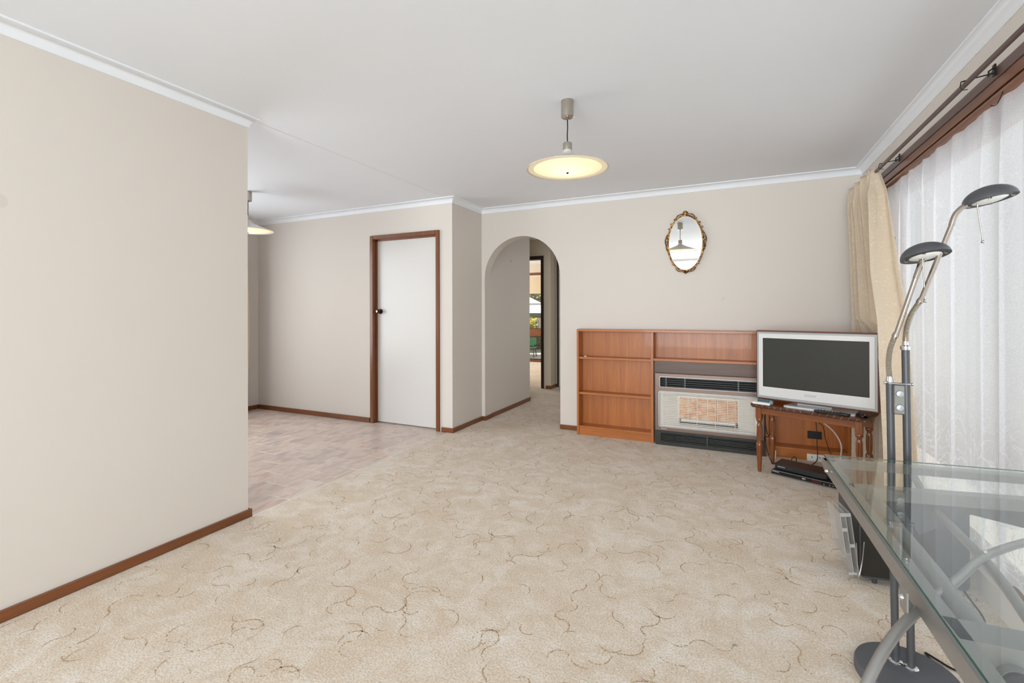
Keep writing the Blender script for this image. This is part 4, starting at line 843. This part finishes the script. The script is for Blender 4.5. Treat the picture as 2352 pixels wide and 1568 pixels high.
dw(MB().tube([(0.78, 1.66, 0.686), (0.79, 0.90, 0.686)], 0.0225, 24), 'frame_tube', smooth=True)
dw(MB().tube([(0.085, 0.765, 0.0), (0.088, 0.770, 0.20), (0.105, 0.790, 0.40), (0.142, 0.835, 0.545), (0.186, 0.893, 0.630), (0.230, 0.952, 0.674), (0.284, 1.027, 0.692), (0.380, 1.165, 0.695), (0.478, 1.316, 0.694), (0.600, 1.455, 0.688), (0.70, 1.58, 0.66), (0.78, 1.68, 0.55), (0.81, 1.715, 0.35), (0.82, 1.73, 0.0)], 0.0080, 18, smooth=8), 'leg', smooth=True)
dw(MB().tube([(0.44, 0.70, 0.0), (0.445, 0.72, 0.3), (0.452, 0.80, 0.50), (0.460, 0.93, 0.62), (0.468, 1.143, 0.672), (0.479, 1.320, 0.684), (0.492, 1.62, 0.676), (0.500, 1.76, 0.688), (0.502, 1.85, 0.712)], 0.0095, 18, smooth=8), 'leg', smooth=True)
dw(MB().box(0.2665, 0.2700, 1.008, 1.046, 0.688, 0.730, 0.001), 'bracket', smooth=False)
for p in ((0.2650, 1.030, 0.712), (0.2625, 1.742, 0.712)): dw(MB().lathe([(0.0001, -0.0045), (0.004, -0.0035), (0.0058, 0.0), (0.0058, 0.005)], p, 16, 'x'), 'bolt', 'chrome', True)
dw(MB().ball((0.3365, 0.935, 0.676), 0.006, 12), 'bolt', 'chrome', True); dw(MB().ball((0.478, 1.316, 0.704), 0.005, 12), 'bolt', 'chrome', True)
# ------------------------------------------------------------------ grey plastic box with clear tray under the desk
bxo = thing('storage_box', 'dark grey plastic storage box on short feet by the window, under the desk', 'box', (0.505, 2.53, 0.0), math.atan2(0.064, 0.40))
MB().prism(rr(0.0, 0.395, 0.035, 0.372, 0.022), 0.0, 0.235, 'y').build('body', 'grey_box_plastic', bxo)
MB().box(0.006, 0.28, -0.003, 0.001, 0.045, 0.33, 0.001).build('front_recess', 'box_dark_face', bxo)
for x in (0.07, 0.325):
    for y in (0.04, 0.21): MB().lathe([(0.0001, 0), (0.009, 0), (0.011, 0.010), (0.011, 0.036)], (x, y, 0), 14).build('foot', 'grey_box_plastic', bxo, smooth=True)
tr = MB(); tilt = Matrix.Translation((-0.006, -0.012, 0.05)) @ Matrix.Rotation(R(-7), 4, 'Y')
for x in (-0.040, -0.020, 0.0): tr.box(x - 0.0012, x + 0.0012, 0.0, 0.15, 0.0 + (0.09 if x < -0.03 else 0.0), 0.27)
tr.box(-0.040, 0.0, -0.0012, 0.0012, 0.0, 0.012).box(-0.020, 0.0, 0.0, 0.15, 0.0, 0.002).box(-0.040, -0.020, 0.0, 0.15, 0.09, 0.092).box(-0.020, 0.0, -0.0012, 0.0012, 0.12, 0.135).box(-0.040, -0.02, -0.0012, 0.0012, 0.19, 0.205).box(-0.04, 0.0, -0.0012, 0.0012, 0.255, 0.27)
tr.xform(tilt).build('clear_tray', 'clear_plastic', bxo, label='clear plastic slotted tray')
MB().tube([(0.012, -0.014, 0.20), (0.002, -0.016, 0.10), (-0.008, -0.016, 0.044), (-0.012, -0.016, 0.046), (-0.014, -0.012, 0.10), (-0.016, -0.010, 0.19)], 0.0024, 8, smooth=3).build('wire_strut', 'chrome', bxo, smooth=True)
tag(MB().tube([(0.90, 2.72, 0.005), (0.895, 2.58, 0.005), (0.885, 2.44, 0.005), (0.84, 2.30, 0.005), (0.82, 2.18, 0.005), (0.84, 2.06, 0.005)], 0.003, 8, smooth=6).build('cable', 'screw_dark', smooth=True), 'grey cable on the carpet beside the storage box', 'cable')
# ------------------------------------------------------------------ hall doorway, far room window and garden
hd = MB().box(-2.745, -2.70, HY - 0.015, HY + 0.115, 0, 2.10).box(-3.60, -3.555, HY - 0.015, HY + 0.115, 0, 2.10).box(-3.555, -2.745, HY - 0.015, HY + 0.115, 2.045, 2.10)
struct('trim_10', hd, 'dark_wood_frame', 'dark timber frame of the hall doorway')
struct('trim_11', MB().box(-2.563, -2.535, 7.150, 7.182, 0, 2.30), 'dark_wood_frame', 'dark timber jamb at the hall end')
tag(MB().tube([(AX0, 5.28, 1.855), (AX0 + 0.010, 5.28, 1.852), (AX0 + 0.012, 5.28, 1.838), (AX0 + 0.016, 5.28, 1.842)], 0.0018, 6).build('picture_hook', 'screw_dark', smooth=True), 'tiny dark picture hook on the hall wall inside the arch', 'hook')
FY = 10.5
struct('wall_far', MB().box(-6.7, -5.2, FY, FY + 0.12, 0, H).box(-2.9, -1.2, FY, FY + 0.12, 0, H).box(-5.2, -2.9, FY, FY + 0.12, 2.13, H), 'hall_paint', 'end wall of the far room above the window')
f = MB().frame(-5.2, -2.9, 0.0, 2.16, FY - 0.01, FY + 0.10, 0.05, 0.06, 0.075).box(-5.15, -2.95, FY, FY + 0.09, 0.624, 0.80)
w2 = struct('window_2', f, 'trim_x', 'far room window with brown timber rails')
f = MB()
for z0, z1 in ((0.06, 0.624), (0.80, 1.085), (1.085, 1.40), (1.40, 2.085)): f.frame(-4.9, -3.2, z0 + 0.002, z1 - 0.002, FY + 0.02, FY + 0.05, 0.014)
f.build('sash', 'dark_wood_frame', w2)
for z0, z1 in ((0.07, 0.61), (0.815, 2.07)): box(-5.14, -2.96, FY + 0.034, FY + 0.037, z0, z1).build('pane', 'window_glass', w2)
bl = thing('roller_blind', 'beige roller blind half lowered in the far room window', 'blind', (-4.0, FY - 0.03, 2.08))
MB().box(-0.9, 0.7, 0.0, 0.002, -0.41, 0.0).build('fabric', 'blind_fabric', bl); MB().box(-0.9, 0.7, -0.004, 0.006, -0.425, -0.41, 0.002).build('hem_bar', 'cable_white', bl); MB().tube([(-0.92, 0, 0.0), (0.72, 0, 0.0)], 0.016, 14).build('roller', 'cable_white', bl, smooth=True)
struct('ground', MB().box(-12, 0, FY + 0.12, 15.4, -0.10, -0.03), 'concrete', 'pale paving of the back garden')
struct('ground', MB().box(-12, 0, 15.4, 22, -0.10, 0.10), 'garden_bed', 'raised bed at the back of the garden')
ch = thing('garden_chair', 'small green garden chair with dark legs outside the far window', 'chair', (-5.05, 11.9, -0.03), 0.1)
MB().grid(lambda u, v: (0.185 * (2 * u - 1) * math.sqrt(max(0, 1 - (2 * v - 1) ** 2)) if True else 0, 0.19 * (2 * v - 1), 0.245 + 0.012 * ((2 * u - 1) ** 2)), 16, 16).build('seat', 'green_plastic', ch)
ch.children[0].modifiers.new('thickness', 'SOLIDIFY').thickness = 0.02
MB().prism([(-0.13, 0.33), (-0.14, 0.50), (-0.10, 0.53), (0.10, 0.53), (0.13, 0.50), (0.12, 0.33), (0.08, 0.30), (-0.08, 0.30)], 0.17, 0.19, 'y').build('backrest', 'green_plastic', ch)
for x, y in ((-0.13, -0.11), (0.13, -0.11), (-0.11, 0.13), (0.11, 0.13)): MB().tube([(x, y, 0.235), (x * 1.25, y * 1.35, 0.0)], 0.014, 8).build('leg', 'black_plastic', ch, smooth=True)
for x in (-0.09, 0.09): MB().tube([(x, 0.14, 0.23), (x, 0.18, 0.34)], 0.012, 8).build('back_support', 'black_plastic', ch, smooth=True)
um = thing('patio_umbrella', 'white patio umbrella with a dark green valance over the garden', 'umbrella', (-6.9, 13.6, -0.03))
MB().lathe([(0.0001, 2.26), (0.30, 2.10), (1.0, 1.74), (2.05, 1.21)], (0, 0, 0), 24).build('canopy', 'umbrella_white', um)
MB().lathe([(2.052, 1.21), (2.058, 1.10)], (0, 0, 0), 24).build('valance', 'umbrella_green', um)
for o_ in list(um.children): o_.modifiers.new('thickness', 'SOLIDIFY').thickness = 0.006
MB().tube([(0, 0, 0), (0, 0, 2.27)], 0.022, 12).build('pole', 'fence_grey', um, smooth=True); MB().lathe([(0.24, 0), (0.24, 0.06), (0.04, 0.10)], (0, 0, 0), 20).build('foot', 'fence_grey', um)
fe = thing('paling_fence', 'weathered grey paling fence at the end of the garden', 'fence', (-6.7, 16.4, 0.0))
pm = MB().box(0, 0.115, 0, 0.018, 0.05, 1.55, 0.003)
first = None
for i in range(26):
    if first is None: first = pm.build('paling', 'fence_grey', fe); o = first
    else: o = first.copy(); COL.objects.link(o); o.parent = fe
    o.location = (-1.7 + i * 0.128, random.uniform(-0.008, 0.008), random.uniform(-0.01, 0.01))
MB().box(-1.75, 1.7, 0.03, 0.08, 1.1, 1.19).build('fence_rail', 'fence_grey', fe); MB().box(-1.75, 1.7, 0.03, 0.08, 0.4, 0.49).build('fence_rail', 'fence_grey', fe)
def leaves(n, cx_, cy_, cz_, rx_, ry_, rz_, size, seed):
    rg = random.Random(seed); mb = MB()
    for i in range(n):
        while True:
            p = Vector((rg.uniform(-1, 1), rg.uniform(-1, 1), rg.uniform(-1, 1)))
            if 0.25 < p.length < 1: break
        c = Vector((cx_ + p.x * rx_, cy_ + p.y * ry_, cz_ + p.z * rz_)); d = Vector((rg.uniform(-1, 1), rg.uniform(-1, 1), rg.uniform(-0.6, 1))).normalized(); s_ = d.cross(Vector((rg.random(), rg.random(), rg.random()))).normalized(); L = size * rg.uniform(0.6, 1.3)
        up = d.cross(s_) * L * 0.12
        mb._add([c, c + d * L * 0.5 + s_ * L * 0.24 + up, c + d * L, c + d * L * 0.5 - s_ * L * 0.24 + up], [(0, 1, 2), (0, 2, 3)])
    return mb
def bush(name, label, c, r_, n, size, mat, seed, cat='shrub'):
    b = thing(name, label, cat, (c[0], c[1], 0))
    leaves(n, 0, 0, c[2], *r_, size, seed).build('foliage', mat, b)['kind'] = 'stuff'
    st_ = MB(); rg = random.Random(seed + 1)
    for k in range(6): a = rg.uniform(0, 6.28); st_.tube([(0.05 * math.cos(a), 0.05 * math.sin(a), 0.0), (r_[0] * 0.5 * math.cos(a), r_[1] * 0.5 * math.sin(a), c[2])], 0.014, 6)
    st_.build('stems', 'dark_wood_frame', b); return b
bush('yellow_shrub', 'tall shrub with yellow leaves in front of the garden fence', (-6.78, 16.08, 0.65), (0.17, 0.22, 0.62), 500, 0.10, 'leaf_yellow', 5)
b_ = bush('flower_bush', 'low green bush with pink flowers behind the green chair', (-6.0, 14.9, 0.25), (0.85, 0.5, 0.30), 1500, 0.12, 'leaf_green', 9)
fm = MB()
for k in range(6):
    rg = random.Random(k); c = (rg.uniform(-0.25, 0.1), -0.3 + rg.uniform(-0.1, 0.1), 0.46 + rg.uniform(-0.05, 0.08))
    for j in range(5): a = j * 1.256; fm.ball((c[0] + 0.03 * math.cos(a), c[1], c[2] + 0.03 * math.sin(a)), 0.022, 6)
fm.build('flowers', 'flower_pink', b_)
bush('garden_tree', 'pale leafy tree rising behind the garden fence', (-7.5, 18.0, 2.3), (1.8, 1.4, 1.15), 5200, 0.20, 'leaf_pale', 21, 'tree')
